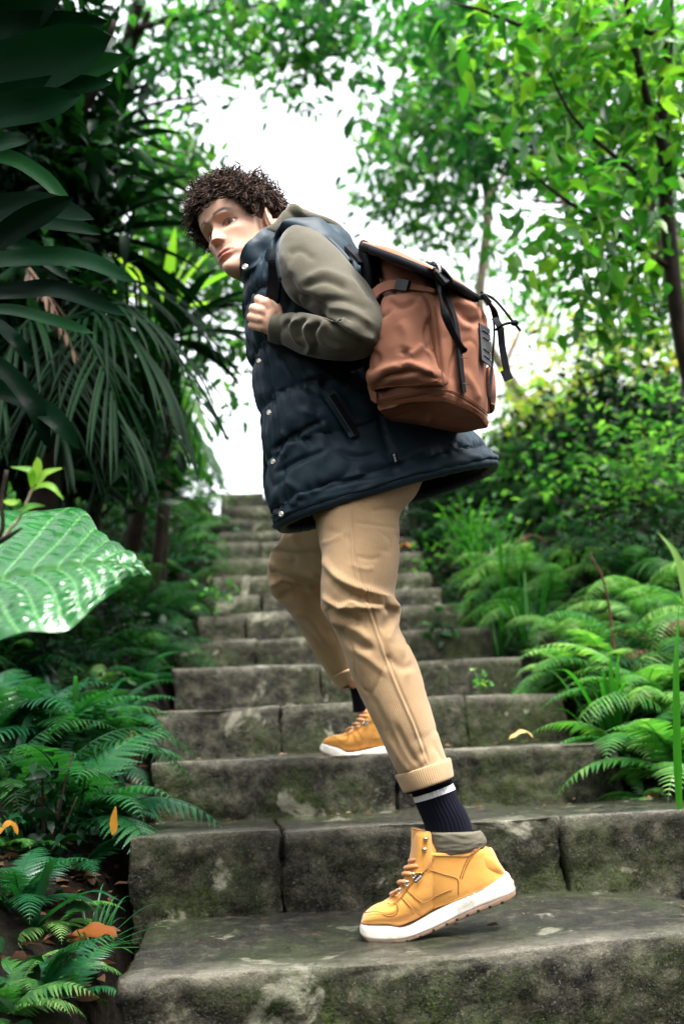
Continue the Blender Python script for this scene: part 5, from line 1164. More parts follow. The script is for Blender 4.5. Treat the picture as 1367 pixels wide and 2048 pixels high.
# ---- hair: loose curls over a dark cap
def hair():
    rg = np.random.RandomState(8); S = []
    cap, capf = sphere_geo((0, 0, 0), (1, 1, 1), 70, 50)
    c0 = np.array([0, -.008, .040]); rad = np.array([.080, .097, .073])
    keep = cap.copy(); P3 = c0 + cap * rad
    def hairline(x, y):   # lowest z that carries hair
        f = np.clip((y - .005) / .06, 0, 1); return (1 - f) * (-.012 + np.clip((np.abs(x) - .02), 0, 1) * 0) + f * .060 - np.clip((-y - .02) / .05, 0, 1) * .055
    low = P3[:, 2] < hairline(P3[:, 0], P3[:, 1]); P3[low] = c0 + (P3[low] - c0) * 0.72
    S.append((np.array(tuple(HEAD_C)) + HS * (P3 @ HM), capf.tolist()))
    tries = 0; n = 0
    while n < 4600 and tries < 26000:
        tries += 1; u = unit(rg.normal(0, 1, 3)); p = c0 + u * rad * 0.97
        if p[2] < hairline(p[0], p[1]) - 0.004 + abs(rg.normal(0, .005)): continue
        ear_gap = abs(p[0]) > .048 and p[1] > -.044 and p[1] < .022 and p[2] < .036
        if ear_gap: continue
        n += 1
        top = np.clip((p[2] - .01) / .09, 0, 1); L = (0.016 + 0.040 * top - 0.006 * (p[1] > .055 and p[2] < .085)) * rg.uniform(0.55, 1.6)
        out_ = unit(u * np.array([1, 1.0, 1]) + rg.normal(0, .35, 3)); fwd = unit(out_ * 0.8 + np.array([-0.12 * (top > .3), 0.45 * (p[1] > -0.01), 0.25 * (p[1] > .04)]))
        a = unit(np.cross(fwd, rg.normal(0, 1, 3))); b = np.cross(fwd, a); cr = rg.uniform(.004, .0135) * (0.5 + 0.5 * top); turns = rg.uniform(0.8, 2.2); ph = rg.uniform(0, 6.28); pts = []
        m = 13
        for k in range(m):
            t = k / (m - 1); r_ = cr * min(1, t * 2.5); q = ph + t * turns * 6.283
            pts.append(p + fwd * L * t * (0.9) + a * r_ * math.cos(q) + b * r_ * math.sin(q) + np.array([0, 0, -0.010]) * t * t)
        pts = np.array(pts); wd = rg.uniform(.0006, .0017); radk = np.concatenate([np.full(m - 3, wd), [wd * .8, wd * .55, wd * .2]])
        S.append(tube_geo(np.array(tuple(HEAD_C)) + HS * (pts @ HM), radk, 4))
    V, F = merge(S); return V, F
hm, nt, b_, o_ = new_mat('curly_hair'); cc = coord(nt); n_ = tex(nt, 'noise', 70.0, cc, 3); r = ramp(nt, [(0.35, (0.007, 0.004, 0.0035)), (0.52, (0.035, 0.020, 0.015)), (0.68, (0.13, 0.08, 0.06))], n_); nt.links.new(r.outputs[0], b_.inputs['Base Color']); b_.inputs['Roughness'].default_value = 0.7; b_.inputs['Specular IOR Level'].default_value = 0.12
mesh_obj('hair', *hair(), hm, person)

# ---- clothing helpers
def shell(name, secs, mat, rows=110, segs=150, strokes=(), nz=None, parent=person, exp=2.2, cap=True, dvec=(0, 1, 0)):
    l = Loft(secs, rows, segs, dvec, cap, exp)
    if nz: l.noise(*nz)
    if strokes: l.relief(strokes)
    return l, l.build(name, mat, parent)

# trousers: near leg
NEAR = [(590, 935, 2.12, 856, 925, 2.20, .125, 2.4), (600, 975, 2.12, 850, 945, 2.18, .125, 2.3), (618, 1010, 2.08, 834, 985, 2.12, .115), (630, 1045, 2.05, 799, 1030, 2.08, .098), (640, 1085, 2.03, 797, 1070, 2.05, .092), (645, 1122, 2.0, 798, 1104, 2.03, .088),
        (642, 1170, 1.98, 797, 1150, 2.01, .084), (642, 1212, 1.97, 793, 1192, 2.0, .082), (650, 1232, 1.96, 806, 1216, 1.99, .080), (668, 1264, 1.955, 800, 1254, 1.98, .074), (686, 1306, 1.94, 820, 1298, 1.96, .072), (697, 1336, 1.93, 836, 1336, 1.95, .070),
        (716, 1382, 1.92, 853, 1390, 1.93, .068), (746, 1445, 1.90, 873, 1455, 1.91, .066), (778, 1520, 1.885, 890, 1512, 1.89, .064), (795, 1556, 1.88, 898, 1526, 1.88, .063)]
ST_N = [([(640, 1110), (660, 1145), (700, 1170), (745, 1185), (794, 1208)], 9, .011), ([(646, 1130), (668, 1166), (710, 1190), (760, 1208), (792, 1222)], 8, -.011),
        ([(642, 1190), (672, 1212), (720, 1214), (800, 1212)], 6, .007), ([(650, 1215), (680, 1232), (725, 1245)], 10, -.007), ([(655, 1240), (700, 1252), (745, 1285)], 9, .006), ([(672, 1262), (712, 1290), (748, 1300)], 9, -.005),
        ([(690, 1180), (730, 1195), (760, 1200)], 7, .004), ([(672, 1222), (700, 1205), (720, 1212)], 5, .005), ([(800, 1220), (780, 1238), (760, 1262)], 8, -.004), ([(805, 1235), (786, 1252), (775, 1285)], 8, .005),
        ([(697, 1290), (740, 1320), (775, 1350)], 8, .004), ([(770, 1310), (800, 1335), (830, 1330)], 9, -.004), ([(700, 1020), (705, 1100), (712, 1150), (735, 1215), (760, 1290), (790, 1370), (825, 1450), (852, 1525)], 2.2, .0035), ([(706, 1020), (711, 1100), (718, 1150), (741, 1215), (766, 1290), (796, 1370), (831, 1450), (858, 1525)], 2.2, -.003),
        ([(790, 1450), (815, 1500), (835, 1530)], 6, -.004), ([(770, 1470), (800, 1520), (820, 1545)], 6, .004), ([(845, 1500), (850, 1525), (840, 1540)], 5, -.003), ([(650, 1060), (690, 1070), (700, 1090)], 6, -.002), ([(710, 1045), (760, 1052), (796, 1056)], 3, -.0025), ([(712, 1112), (740, 1118), (760, 1114)], 4, -.003), ([(640, 1088), (670, 1078), (696, 1062)], 5, .003), ([(700, 1130), (730, 1138), (748, 1136)], 5, .003), ([(740, 1022), (775, 1018), (800, 1022)], 5, -.003), ([(660, 1300), (690, 1345), (720, 1400), (750, 1450)], 6, .002), ([(735, 1385), (760, 1430), (790, 1490)], 7, -.0035), ([(800, 1290), (812, 1320), (815, 1360)], 7, .003)]
NEAR = [tuple([q[0], q[1], q[2] + max(0, q[1] - 1180) / 370 * .095, q[3], q[4], q[5] + max(0, q[4] - 1180) / 370 * .095, *q[6:]]) for q in NEAR]
lN = Loft(NEAR, 190, 190, (0, 1, 0), True, 2.1); lN.noise(0.006, 9.0, 3.0, (1, 1, .6)); lN.crease(.0022, 16, .10, 4.0); lN.relief(ST_N)
trousers = lN.build('trousers', MT['cord'], person)
FAR = [(600, 950, 2.24, 820, 960, 2.26, .105), (592, 1000, 2.30, 790, 1030, 2.30, .10), (578, 1052, 2.42, 745, 1120, 2.40, .095), (556, 1086, 2.52, 705, 1165, 2.52, .09), (537, 1110, 2.62, 672, 1190, 2.62, .088), (532, 1145, 2.68, 658, 1180, 2.68, .088), (540, 1182, 2.71, 655, 1185, 2.71, .088),
       (558, 1203, 2.74, 660, 1196, 2.74, .086), (577, 1224, 2.76, 668, 1206, 2.76, .084), (596, 1255, 2.79, 682, 1228, 2.79, .082), (612, 1280, 2.82, 692, 1254, 2.82, .080), (640, 1326, 2.88, 704, 1300, 2.88, .076), (662, 1362, 2.93, 713, 1338, 2.93, .074)]
ST_F = [([(536, 1120), (570, 1140), (610, 1150), (640, 1150)], 7, .010), ([(536, 1140), (570, 1168), (615, 1172)], 8, -.012), ([(540, 1172), (565, 1160), (600, 1166), (630, 1182)], 6, .010), ([(556, 1196), (590, 1186), (625, 1196)], 8, -.008), ([(545, 1100), (585, 1110), (625, 1108)], 7, -.006), ([(585, 1225), (620, 1240), (655, 1290)], 8, .006), ([(600, 1250), (640, 1290), (668, 1330)], 6, -.005), ([(580, 1062), (600, 1090), (640, 1100)], 8, .005)]
lF = Loft(FAR, 130, 130, (0, 1, 0), True, 2.1); lF.noise(0.007, 8.0, 9.0); lF.crease(.003, 12, .10, 4.0); lF.relief(ST_F)
Vf, Ff, uvf = lF.geo(); mesh_obj('trouser_leg', Vf, Ff, MT['cord'], trousers, True, uvf)
def cuff(secs, parent, uvk=1.0):
    l = Loft(secs, 26, 110, (0, 1, 0), False, 2.1); N = l.normals(); V1 = l.V; V2 = l.V - N * 0.006
    V = np.concatenate([V1, V2[::-1], V1[:1]], 0); rows = V.shape[0]; uv = np.stack([np.tile(l.ulen[:1], (rows, 1)), np.zeros((rows, l.segs))], -1)
    return mesh_obj('cuff', V.reshape(-1, 3), grid_faces(rows, l.segs), MT['cord'], parent, True, uv.reshape(-1, 2))
cuff([(792, 1549, 1.975, 897, 1515, 1.975, .066), (790, 1553, 1.975, 901, 1519, 1.975, .069), (797, 1568, 1.973, 904, 1536, 1.973, .070), (805, 1583, 1.971, 906, 1550, 1.971, .069), (809, 1585, 1.971, 903, 1555, 1.971, .066)], trousers)
mesh_obj('cuff_lining', *merge([(Loft([(809, 1581, 1.971, 902, 1551, 1.971, .062), (812, 1589, 1.970, 902, 1560, 1.970, .060)], 4, 60, (0, 1, 0), False).V.reshape(-1, 3), grid_faces(4, 60))]), MT['sock'], trousers)
cuff([(662, 1356, 2.92, 716, 1334, 2.92, .077), (662, 1359, 2.92, 718, 1338, 2.92, .080), (670, 1368, 2.93, 720, 1348, 2.93, .080), (681, 1379, 2.94, 723, 1360, 2.94, .078)], trousers)

# socks
def sock(secs, stripe, parent):
    l = Loft(secs, 60, 120, (0, 1, 0), True, 2.0); rib = np.cos(l.th * 34)[None] * np.ones((60, 1)); l.push(0.0007 * rib); o = l.build('sock', MT['sock'], parent)
    k = Loft(stripe, 8, 120, (0, 1, 0), False, 2.0); k.push(0.0007 * np.cos(k.th * 34)[None] * np.ones((8, 1))); V, F, uv = k.geo(); mesh_obj('stripe', V, F, MT['white_knit'], o)
sock([(815, 1560, DF, 895, 1528, DF, .042), (824, 1590, DF, 903, 1562, DF, .040), (836, 1620, DF, 916, 1596, DF, .039), (848, 1650, DF, 936, 1634, DF, .038), (854, 1690, DF, 950, 1680, DF, .037), (860, 1712, DF, 955, 1706, DF, .034)],
     [(825.5, 1594.5, DF, 904.6, 1566.5, DF, .0412), (829.5, 1605.5, DF, 909.5, 1578, DF, .0410)], person)
sock([(690, 1345, 2.98, 735, 1335, 2.98, .045), (699, 1375, 3.0, 745, 1368, 3.0, .045), (704, 1400, 3.0, 752, 1398, 3.0, .045), (706, 1425, 3.0, 756, 1424, 3.0, .04)], [(697.5, 1371, 3.0, 744, 1364, 3.0, .0468), (699.5, 1375, 3.0, 745.5, 1368, 3.0, .0468)], person)

# ---- boots
def boot():
    u = [(722, 1843, 724, 1838, .012), (724, 1847, 727, 1829, .028), (735, 1847.5, 739, 1817.5, .039), (750, 1848, 752, 1809, .0435), (768, 1848, 768, 1802.5, .046), (795, 1851, 787, 1787, .046), (820, 1843, 803, 1766, .045), (841, 1833, 814, 1736, .043), (862, 1821, 821, 1700, .041), (880, 1810, 826, 1664, .0385),
         (905, 1797, 852, 1664, .0375), (932, 1783, 895, 1672, .037), (960, 1769, 938, 1680, .036), (985, 1758, 968, 1690, .034), (1003, 1750, 992, 1718, .027), (1011, 1747, 1006, 1738, .010)]
    l = Loft([(a, b, DF, c, d_, DF, h, 2.35) for a, b, c, d_, h in u], 120, 96, (0, 1, 0), True)
    l.relief([([(802, 1767), (818, 1783), (841, 1803), (872, 1798), (903, 1777)], 2.0, -.0014), ([(853, 1736), (885, 1747), (913, 1757), (916, 1789)], 2.0, -.0014), ([(956, 1690), (935, 1720), (920, 1752), (917, 1785)], 2.2, -.0013), ([(802, 1792), (820, 1812), (842, 1833)], 2.2, -.0015),
              ([(725, 1825), (755, 1823), (775, 1832), (792, 1826), (796, 1812), (788, 1800)], 2.4, -.0020), ([(862, 1705), (940, 1708), (955, 1690)], 2.0, -.0012), ([(866, 1716), (850, 1735), (822, 1765), (796, 1796), (778, 1806)], 2.0, -.0016), ([(856, 1666), (860, 1690), (866, 1714)], 2.0, -.0012), ([(850, 1740), (852, 1770)], 18, .001)])
    up = l.build('boot', MT['nubuck'], person)
    sh = Loft([(856, 1818, DF, 1010, 1749, DF, .041, 2.3), (838, 1800, DF, 1010, 1747, DF, .0425, 2.3), (824, 1772, DF, 1008, 1743, DF, .043, 2.3), (818, 1745, DF, 1001, 1732, DF, .043, 2.3), (820, 1722, DF, 993, 1716, DF, .0432, 2.3), (824, 1708, DF, 984, 1698, DF, .0435, 2.3), (828, 1705, DF, 978, 1694, DF, .040, 2.3)], 70, 120, (0, 1, 0), True)
    V1, F1, _u = sh.geo(); mesh_obj('shaft', V1, F1, MT['nubuck'], up)
    es = Loft([(818, 1740, DF, 856, 1742, DF, .0430, 3), (822, 1722, DF, 866, 1716, DF, .0438, 3), (824, 1695, DF, 864, 1690, DF, .0440, 3), (826, 1672, DF, 862, 1668, DF, .0430, 3), (830, 1661, DF, 858, 1661, DF, .040, 3)], 34, 60, (0, 1, 0), True); V1, F1, _u = es.geo(); mesh_obj('eyestay', V1, F1, MT['nubuck'], up)
    allV = np.concatenate([q.V.reshape(-1, 3) for q in (l, sh, es)]); pX, pY, pD = project(allV)
    def bdep(x_, y_):
        k = np.hypot(pX - x_, pY - y_) < 5; return float(pD[k].min()) if k.any() else DF - .04
    for ln in ([(802, 1769), (818, 1785), (841, 1804), (856, 1802), (872, 1792), (903, 1779)], [(853, 1738), (885, 1748), (913, 1757), (916, 1772), (916, 1789)], [(957, 1692), (943, 1705), (930, 1725), (919, 1755)], [(961, 1694), (947, 1707), (934, 1727), (923, 1757)], [(802, 1794), (820, 1814), (842, 1833)],
               [(725, 1826), (740, 1824), (757, 1824), (772, 1831), (786, 1831), (795, 1823), (794, 1812), (788, 1803)], [(866, 1716), (862, 1728), (845, 1745), (822, 1768), (800, 1796), (784, 1808), (774, 1806)], [(866, 1711), (900, 1712), (938, 1711), (957, 1692)]):
        q_ = catmull(np.array(ln, float), 26); tube('seam', [P(a_, b2, bdep(a_, b2) - .0004) for a_, b2 in q_], .0009, MT['stitch'], up, 5)
    # white midsole and gum outsole
    so = [(719, 1856, 722, 1846, .020), (720, 1862, 723, 1845, .034), (728, 1869, 730, 1845, .045), (745, 1873, 748, 1845, .0505), (775, 1874, 777, 1845, .053), (813, 1869, 805, 1849, .0525), (864, 1850, 843, 1832, .049), (910, 1829, 882, 1809, .0455), (951, 1811, 922, 1786, .0435), (990, 1797, 960, 1767, .042), (1016, 1786, 990, 1755, .040), (1024, 1780, 1008, 1745, .035), (1027, 1775, 1014, 1745, .024), (1026, 1768, 1018, 1753, .010)]
    ls = Loft([(a, b, DF, c, d_, DF, h - .0035, 6.5) for a, b, c, d_, h in so], 110, 64, (0, 1, 0), True); ls.relief([([(800, 1866), (860, 1841), (910, 1819), (960, 1798), (1005, 1780)], 1.6, -.0010), ([(727, 1853), (760, 1855), (800, 1855)], 1.5, -.0008)])
    sole = ls.build('sole', MT['midsole'], up)
    go = [(721, 1864, 720, 1857, .022), (727, 1871, 726, 1863, .040), (743, 1878, 744, 1868, .048), (784, 1879, 783, 1869, .051), (813, 1875, 811, 1865, .0505), (864, 1857, 861, 1847, .047), (910, 1837, 907, 1826, .0435), (951, 1820, 948, 1808, .042), (997, 1804, 994, 1790, .0405), (1016, 1795, 1006, 1778, .039), (1026, 1787, 1018, 1766, .034), (1028, 1778, 1024, 1758, .018)]
    lg = Loft([(a, b, DF, c, d_, DF, h - .003, 6.5) for a, b, c, d_, h in go], 90, 48, (0, 1, 0), True); lg.build('outsole', MT['gum'], up)
    for k, (x_, y_) in enumerate([(745, 1878), (764, 1880), (786, 1879), (811, 1875), (837, 1867), (863, 1856), (889, 1845), (897, 1842), (909, 1836), (930, 1827.5), (951, 1819), (974, 1811), (998, 1803)]):
        hw = float(np.interp(x_, [740, 790, 860, 910, 1000], [.0437, .0477, .0437, .0402, .0377])) + .0012
        c = P(x_, y_ - 3.5, DF); V, F, _w = block_geo(c - Vector((.0028, hw, -.003)), Vector((1, 0, 0)), Vector((0, 1, 0)), Vector((0, 0, 1)), .0056, hw * 2, .0062, rad=.0012, res=.02, amp=0)
        if k in (7,): continue
        mesh_obj('lug', V, F, MT['plastic'], up)
    c = Loft([(852, 1662, DF, 958, 1660, DF, .041, 2.2), (850, 1667, DF, 964, 1665, DF, .0455, 2.2), (850, 1684, DF, 972, 1682, DF, .0470, 2.2), (852, 1700, DF, 966, 1698, DF, .0462, 2.2), (856, 1708, DF, 950, 1707, DF, .042, 2.2)], 30, 90, (0, 1, 0), True)
    c.noise(.0015, 60, 2.0, (1, 1, 4)); c.build('collar', MT['collar'], up)
    t_ = Loft([(822, 1655, DF, 846, 1660, DF, .026, 2.6), (822, 1680, DF, 858, 1684, DF, .026, 2.6), (822, 1712, DF, 860, 1720, DF, .026, 2.6), (806, 1745, DF, 850, 1765, DF, .026, 2.6)], 24, 48, (0, 1, 0), True); t_.build('tongue', MT['nubuck'], up)
    for a, b in [((821, 1722), (853, 1719)), ((812, 1736), (839, 1734)), ((808, 1748), (826, 1751)), ((799, 1765), (814, 1767)), ((784, 1788), (799, 1782))]:
        pts = [P(b[0], b[1], DF - .0385), P((a[0] * .35 + b[0] * .65), (a[1] * .35 + b[1] * .65) - 2.5, DF - .038), P(a[0] + 3, a[1] - 1, DF - .026), P(a[0] - 2, a[1], DF - .005), P(a[0] + 2, a[1] - 2, DF + .02), P(b[0], b[1] - 3, DF + .036)]
        tube('lace', pts, [.0026, .0042, .0042, .0042, .0042, .0026], MT['lace'], up, 8, 26)
    for x_, y_ in ((853, 1719.5), (839, 1734), (826, 1751), (813, 1767), (798, 1782)):
        th_ = np.linspace(0, 2 * np.pi, 13); dd = DF - .0425 + (0.004 if x_ > 830 else 0) ; tube('eyelet', [P(x_ + 4.0 * math.cos(a), y_ + 4.6 * math.sin(a), dd) for a in th_], .0013, MT['steel'], up, 6)
    for x_, y_ in ((851, 1678), (848.5, 1699)):
        c_ = P(x_, y_, DF - .0445); V, F = merge([sphere_geo(c_, .0048, 16, 10), capsule(P(x_ - 9, y_ - 3, DF - .037), P(x_ - 10, y_ + 4, DF - .037), .0022, .0018, 8), capsule(c_, P(x_ - 9, y_ - 1, DF - .037), .0025, .0020, 8)]); mesh_obj('lace_hook', V, F, MT['brass'], up)
    # side tab with its lettering
    tc = P(836, 1756, DF - .0462); ax = (P(845, 1747, DF) - P(827, 1765, DF)).normalized(); ay = ax.cross(Vector((0, -1, 0))) * -1; ay = (CU - ax * ax.dot(CU)).normalized(); nz_ = ax.cross(ay)
    V, F, _w = block_geo((0, 0, 0), (1, 0, 0), (0, 1, 0), (0, 0, 1), .020, .009, .0022, rad=.0008, res=.02, amp=0); V = V + np.array([-.010, -.0045, .0011]); W = V @ np.array([tuple(ax), tuple(ay), tuple(nz_)]) + np.array(tuple(tc))
    tb = mesh_obj('side_tab', W, F, MT['plastic'], up); text_obj('lettering', 'VANS', .0066, tc + nz_ * .0014, ax, ay, MT['white_ink'], up)
    ax2 = (P(985, 1772, DF) - P(925, 1800, DF)).normalized(); ay2 = (CU - ax2 * ax2.dot(CU)).normalized(); text_obj('sole_lettering', 'VANS', .016, P(934, 1800, DF - .0440), ax2, ay2, MT['midsole'], up, .0008)
    return up
up = boot()
# the rear boot is the same boot, set flat on the third step
def world_copy(o, M, parent):
    me = o.data.copy(); me.transform(Matrix.Translation(origin_of(o))); me.transform(M); c = bpy.data.objects.new(o.name.split('.')[0], me); COL.objects.link(c); c.parent = parent
    return c
toe_from = P(722, 1860, DF); toe_to = P(641, 1496, 2.98)
M = Matrix.Translation(toe_to) @ Matrix.Rotation(R_(-15.5), 4, 'Y').inverted() @ Matrix.Rotation(R_(9), 4, 'Z') @ Matrix.Translation(-toe_from)
M = Matrix.Translation(toe_to) @ Matrix.Rotation(R_(16.5), 4, Vector((0, 1, 0))) @ Matrix.Translation(-toe_from)
up2 = world_copy(up, M, person); up2.location = -origin_of(person)
for ch in list(up.children):
    world_copy(ch, M, up2)

# ---- hoodie
hood_l, hoodie = shell('hoodie', [(530, 505, 2.10, 600, 470, 2.22, .06), (525, 540, 2.10, 640, 490, 2.22, .10), (520, 590, 2.1, 680, 520, 2.22, .14), (530, 680, 2.12, 740, 620, 2.22, .145), (548, 800, 2.12, 800, 720, 2.2, .14), (560, 950, 2.12, 850, 850, 2.2, .14)], MT['hoodie'], 40, 60, (), (0.006, 12, 0))
hl = Loft([(521, 497, 2.12, 527, 512, 2.12, .045), (527, 482, 2.12, 548, 512, 2.12, .075), (548, 470, 2.14, 574, 505, 2.14, .085), (568, 440, 2.17, 600, 500, 2.17, .10), (588, 436, 2.18, 624, 502, 2.19, .11), (618, 454, 2.20, 640, 510, 2.21, .11), (655, 467, 2.22, 665, 515, 2.23, .105), (690, 482, 2.24, 690, 520, 2.24, .08), (708, 502, 2.25, 700, 520, 2.25, .03)], 90, 90, (0, 1, 0.0), True, 2.2)
hl.noise(.008, 14, 5.0); hl.crease(.004, 16, .12, 2.0); hl.relief([([(530, 500), (548, 478), (575, 470)], 4, -.010), ([(535, 508), (560, 490), (590, 485)], 4, .008), ([(545, 470), (566, 452), (590, 452)], 6, .006), ([(560, 470), (580, 462), (610, 470)], 5, -.008), ([(640, 470), (670, 490), (700, 510)], 6, -.006)])
V_, F_, uv_ = hl.geo(); mesh_obj('hood', V_, F_, MT['hoodie'], hoodie, True, uv_)
lc = Loft([(506, 520, 2.10, 528, 535, 2.10, .05), (516, 500, 2.11, 548, 530, 2.12, .07), (530, 485, 2.13, 570, 520, 2.14, .08)], 30, 60); lc.noise(.006, 20, 1.0); V_, F_, uv_ = lc.geo(); mesh_obj('neckline', V_, F_, MT['hoodie'], hoodie, True, uv_)
ARM = [(566, 478, 2.06, 590, 462, 2.08, .02), (556, 500, 2.00, 604, 461, 2.04, .048), (555, 530, 1.97, 640, 474, 2.02, .062), (563, 562, 1.94, 676, 504, 1.99, .064), (582, 592, 1.92, 706, 541, 1.96, .062), (615, 612, 1.90, 736, 574, 1.935, .060), (648, 628, 1.885, 760, 612, 1.91, .058),
       (668, 645, 1.87, 772, 645, 1.885, .056), (676, 656, 1.865, 764, 678, 1.87, .055), (668, 652, 1.87, 742, 703, 1.87, .055), (645, 641, 1.885, 700, 715, 1.885, .054), (618, 635, 1.905, 655, 716, 1.90, .052), (595, 632, 1.93, 612, 706, 1.92, .048), (574, 633, 1.955, 580, 692, 1.945, .042), (562, 636, 1.97, 562, 686, 1.965, .036)]
ST_A = [([(575, 545), (592, 585), (620, 615)], 9, -.010), ([(570, 500), (578, 545), (600, 590)], 8, .004), ([(600, 590), (640, 610), (655, 640)], 8, -.008), ([(640, 622), (680, 640), (720, 668), (745, 672)], 6, .010), ([(660, 640), (690, 668), (735, 688)], 7, -.009), ([(650, 640), (640, 668), (655, 690), (690, 700)], 6, .005), ([(640, 645), (625, 668), (635, 700)], 5, -.007),
        ([(625, 640), (612, 660), (622, 690), (612, 708)], 5, .008), ([(610, 636), (598, 655), (600, 680)], 5, -.006), ([(598, 636), (584, 650), (586, 668), (600, 690)], 4, .006), ([(580, 640), (572, 652), (580, 668)], 4, -.004), ([(610, 560), (650, 545), (700, 565)], 8, .005), ([(600, 575), (650, 562), (695, 580)], 7, -.005), ([(640, 600), (690, 600), (740, 620)], 8, -.006), ([(575, 510), (600, 500), (630, 520)], 7, -.004), ([(700, 540), (722, 570), (740, 600)], 6, -.004), ([(650, 615), (700, 622), (745, 648)], 6, .004), ([(560, 520), (566, 552), (575, 580)], 6, -.003), ([(680, 650), (715, 655), (755, 690)], 6, .004), ([(700, 560), (725, 590), (745, 615)], 8, .003)]
la = Loft(ARM, 150, 110, (0, 1, 0), True, 2.1); la.noise(.006, 11, 2.0); la.crease(.0024, 12, .14, 2.0); la.relief(ST_A); V_, F_, uv_ = la.geo(); sl = mesh_obj('sleeve', V_, F_, MT['hoodie'], hoodie, True, uv_)
lcf = Loft([(563, 634, 1.968, 566, 686, 1.964, .0375), (556, 633, 1.973, 556, 687, 1.97, .038), (547, 635, 1.978, 541, 684, 1.976, .037), (544, 638, 1.98, 536, 681, 1.98, .036), (545, 641, 1.982, 539, 678, 1.982, .030)], 30, 80, (0, 1, 0), True, 2.1); V_, F_, uv_ = lcf.geo(); mesh_obj('sleeve_cuff', V_, F_, MT['hoodie'], hoodie, True, uv_)
lf2 = Loft([(575, 490, 2.28, 620, 480, 2.30, .04), (570, 540, 2.31, 665, 510, 2.33, .055), (610, 600, 2.34, 705, 580, 2.36, .055), (640, 650, 2.35, 725, 650, 2.37, .055), (650, 650, 2.35, 690, 710, 2.36, .053), (610, 630, 2.31, 630, 690, 2.31, .045), (588, 630, 2.28, 590, 675, 2.28, .036)], 50, 50); lf2.noise(.005, 11, 8.0); V_, F_, uv_ = lf2.geo(); mesh_obj('sleeve', V_, F_, MT['hoodie'], hoodie, True, uv_)

# ---- puffer vest
VEST = [(497, 575, 2.13, 664, 470, 2.24, .135, 2.4), (496, 610, 2.13, 700, 500, 2.24, .16, 2.5), (497, 655, 2.13, 735, 560, 2.23, .17, 2.5), (504, 712, 2.13, 768, 632, 2.22, .172, 2.5), (514, 765, 2.13, 800, 690, 2.22, .17, 2.5), (525, 825, 2.12, 826, 742, 2.22, .165, 2.5), (533, 885, 2.11, 856, 795, 2.22, .165, 2.5),
        (537, 950, 2.11, 908, 848, 2.22, .165, 2.5), (544, 1015, 2.10, 958, 893, 2.20, .165, 2.5), (553, 1042, 2.10, 984, 920, 2.18, .163, 2.5), (557, 1050, 2.10, 988, 928, 2.18, .160, 2.5)]
rows, segs = 220, 260
lv = Loft(VEST, rows, segs, (0, 1, 0.10), False, 2.3)
vv = np.linspace(0, 1, rows)[:, None] * np.ones((1, segs)); seams = [0.0, .17, .34, .51, .67, .83, 0.9995, 1.001]
f_ = np.zeros_like(vv); idx = np.zeros_like(vv)
wob = 0.010 * np.sin(lv.th * 5)[None] + 0.006 * np.sin(lv.th * 13 + 1)[None]
vw = np.clip(vv + wob * np.sin(np.pi * vv), 0, 0.9999)
for k in range(len(seams) - 1):
    m_ = (vw >= seams[k]) & (vw < seams[k + 1]); f_ = np.where(m_, (vw - seams[k]) / (seams[k + 1] - seams[k]), f_); idx = np.where(m_, k, idx)
puff = (1 - np.abs(2 * f_ - 1) ** 2.6); near_seam = np.exp(-(np.minimum(f_, 1 - f_) / .16) ** 2)
U = lv.th[None] * np.ones_like(vv)
wr = np.array([noise.noise(Vector((float(a) * 9.0 + float(i_) * 3.1, float(b) * 3.0, float(i_) * 2.3))) for a, b, i_ in zip(U.ravel(), vv.ravel() * 7, idx.ravel())]).reshape(vv.shape)
wr2 = np.array([noise.noise(Vector((float(a) * 22.0, float(b) * 14.0, float(i_) * 4.3))) for a, b, i_ in zip(U.ravel(), vv.ravel(), idx.ravel())]).reshape(vv.shape)
base_V = lv.V.copy(); base_hem = lv.V[-1].copy(); lv.crease(.0025, 12, .12, 7.0)
lv.push(0.008 * puff + 0.010 * wr * (0.35 + 0.65 * near_seam) + 0.006 * wr2 * near_seam)
lv.relief([([(529, 690), (540, 760), (552, 830), (562, 900), (566, 970), (580, 1030)], 4, -.006), ([(752, 800), (765, 860), (780, 910), (790, 955)], 5, -.010), ([(640, 780), (668, 820), (692, 860), (706, 886)], 5, -.008), ([(664, 776), (690, 815), (718, 872)], 6, .006), ([(600, 760), (650, 745), (690, 770)], 10, .006), ([(560, 700), (600, 760), (640, 790)], 9, -.006),
           ([(545, 900), (590, 870), (650, 838)], 5, -.008), ([(552, 945), (600, 920), (650, 900)], 5, -.007), ([(560, 860), (575, 885), (565, 915)], 6, .006), ([(670, 900), (710, 915), (760, 905)], 6, -.005), ([(600, 820), (640, 835), (655, 870)], 7, .005), ([(720, 850), (745, 835), (752, 860)], 6, .006), ([(566, 960), (600, 985), (580, 1010)], 7, .005)])
Vv, Fv, uvv = lv.geo(); vest = mesh_obj('vest', Vv, Fv, MT['vest'], person, True, uvv)
Ni = lv.normals(); Vi = base_V.mean(1, keepdims=True) + (base_V - base_V.mean(1, keepdims=True)) * 0.90; mesh_obj('lining', Vi.reshape(-1, 3), grid_faces(rows, segs)[:, ::-1], MT['vest_dark'], vest)
# rolled hem
hr = base_hem; hN = hr - hr.mean(0); hN = unit(hN); cen = hr - hN * 0.004 + np.array(tuple(-CUn)) * 0.004
cen = np.roll(cen, -segs // 4, 0); cen = sum(np.roll(cen, k, 0) for k in range(-7, 8)) / 15; loop = np.concatenate([cen, cen[:3]], 0); rad = 0.0115 + 0.0016 * np.array([noise.noise(Vector((t * 80.0, 1, 1))) for t in np.linspace(0, 1, len(loop))]); Vh, Fh = tube_geo(loop, rad, 14); mesh_obj('hem', Vh, Fh, MT['vest'], vest)
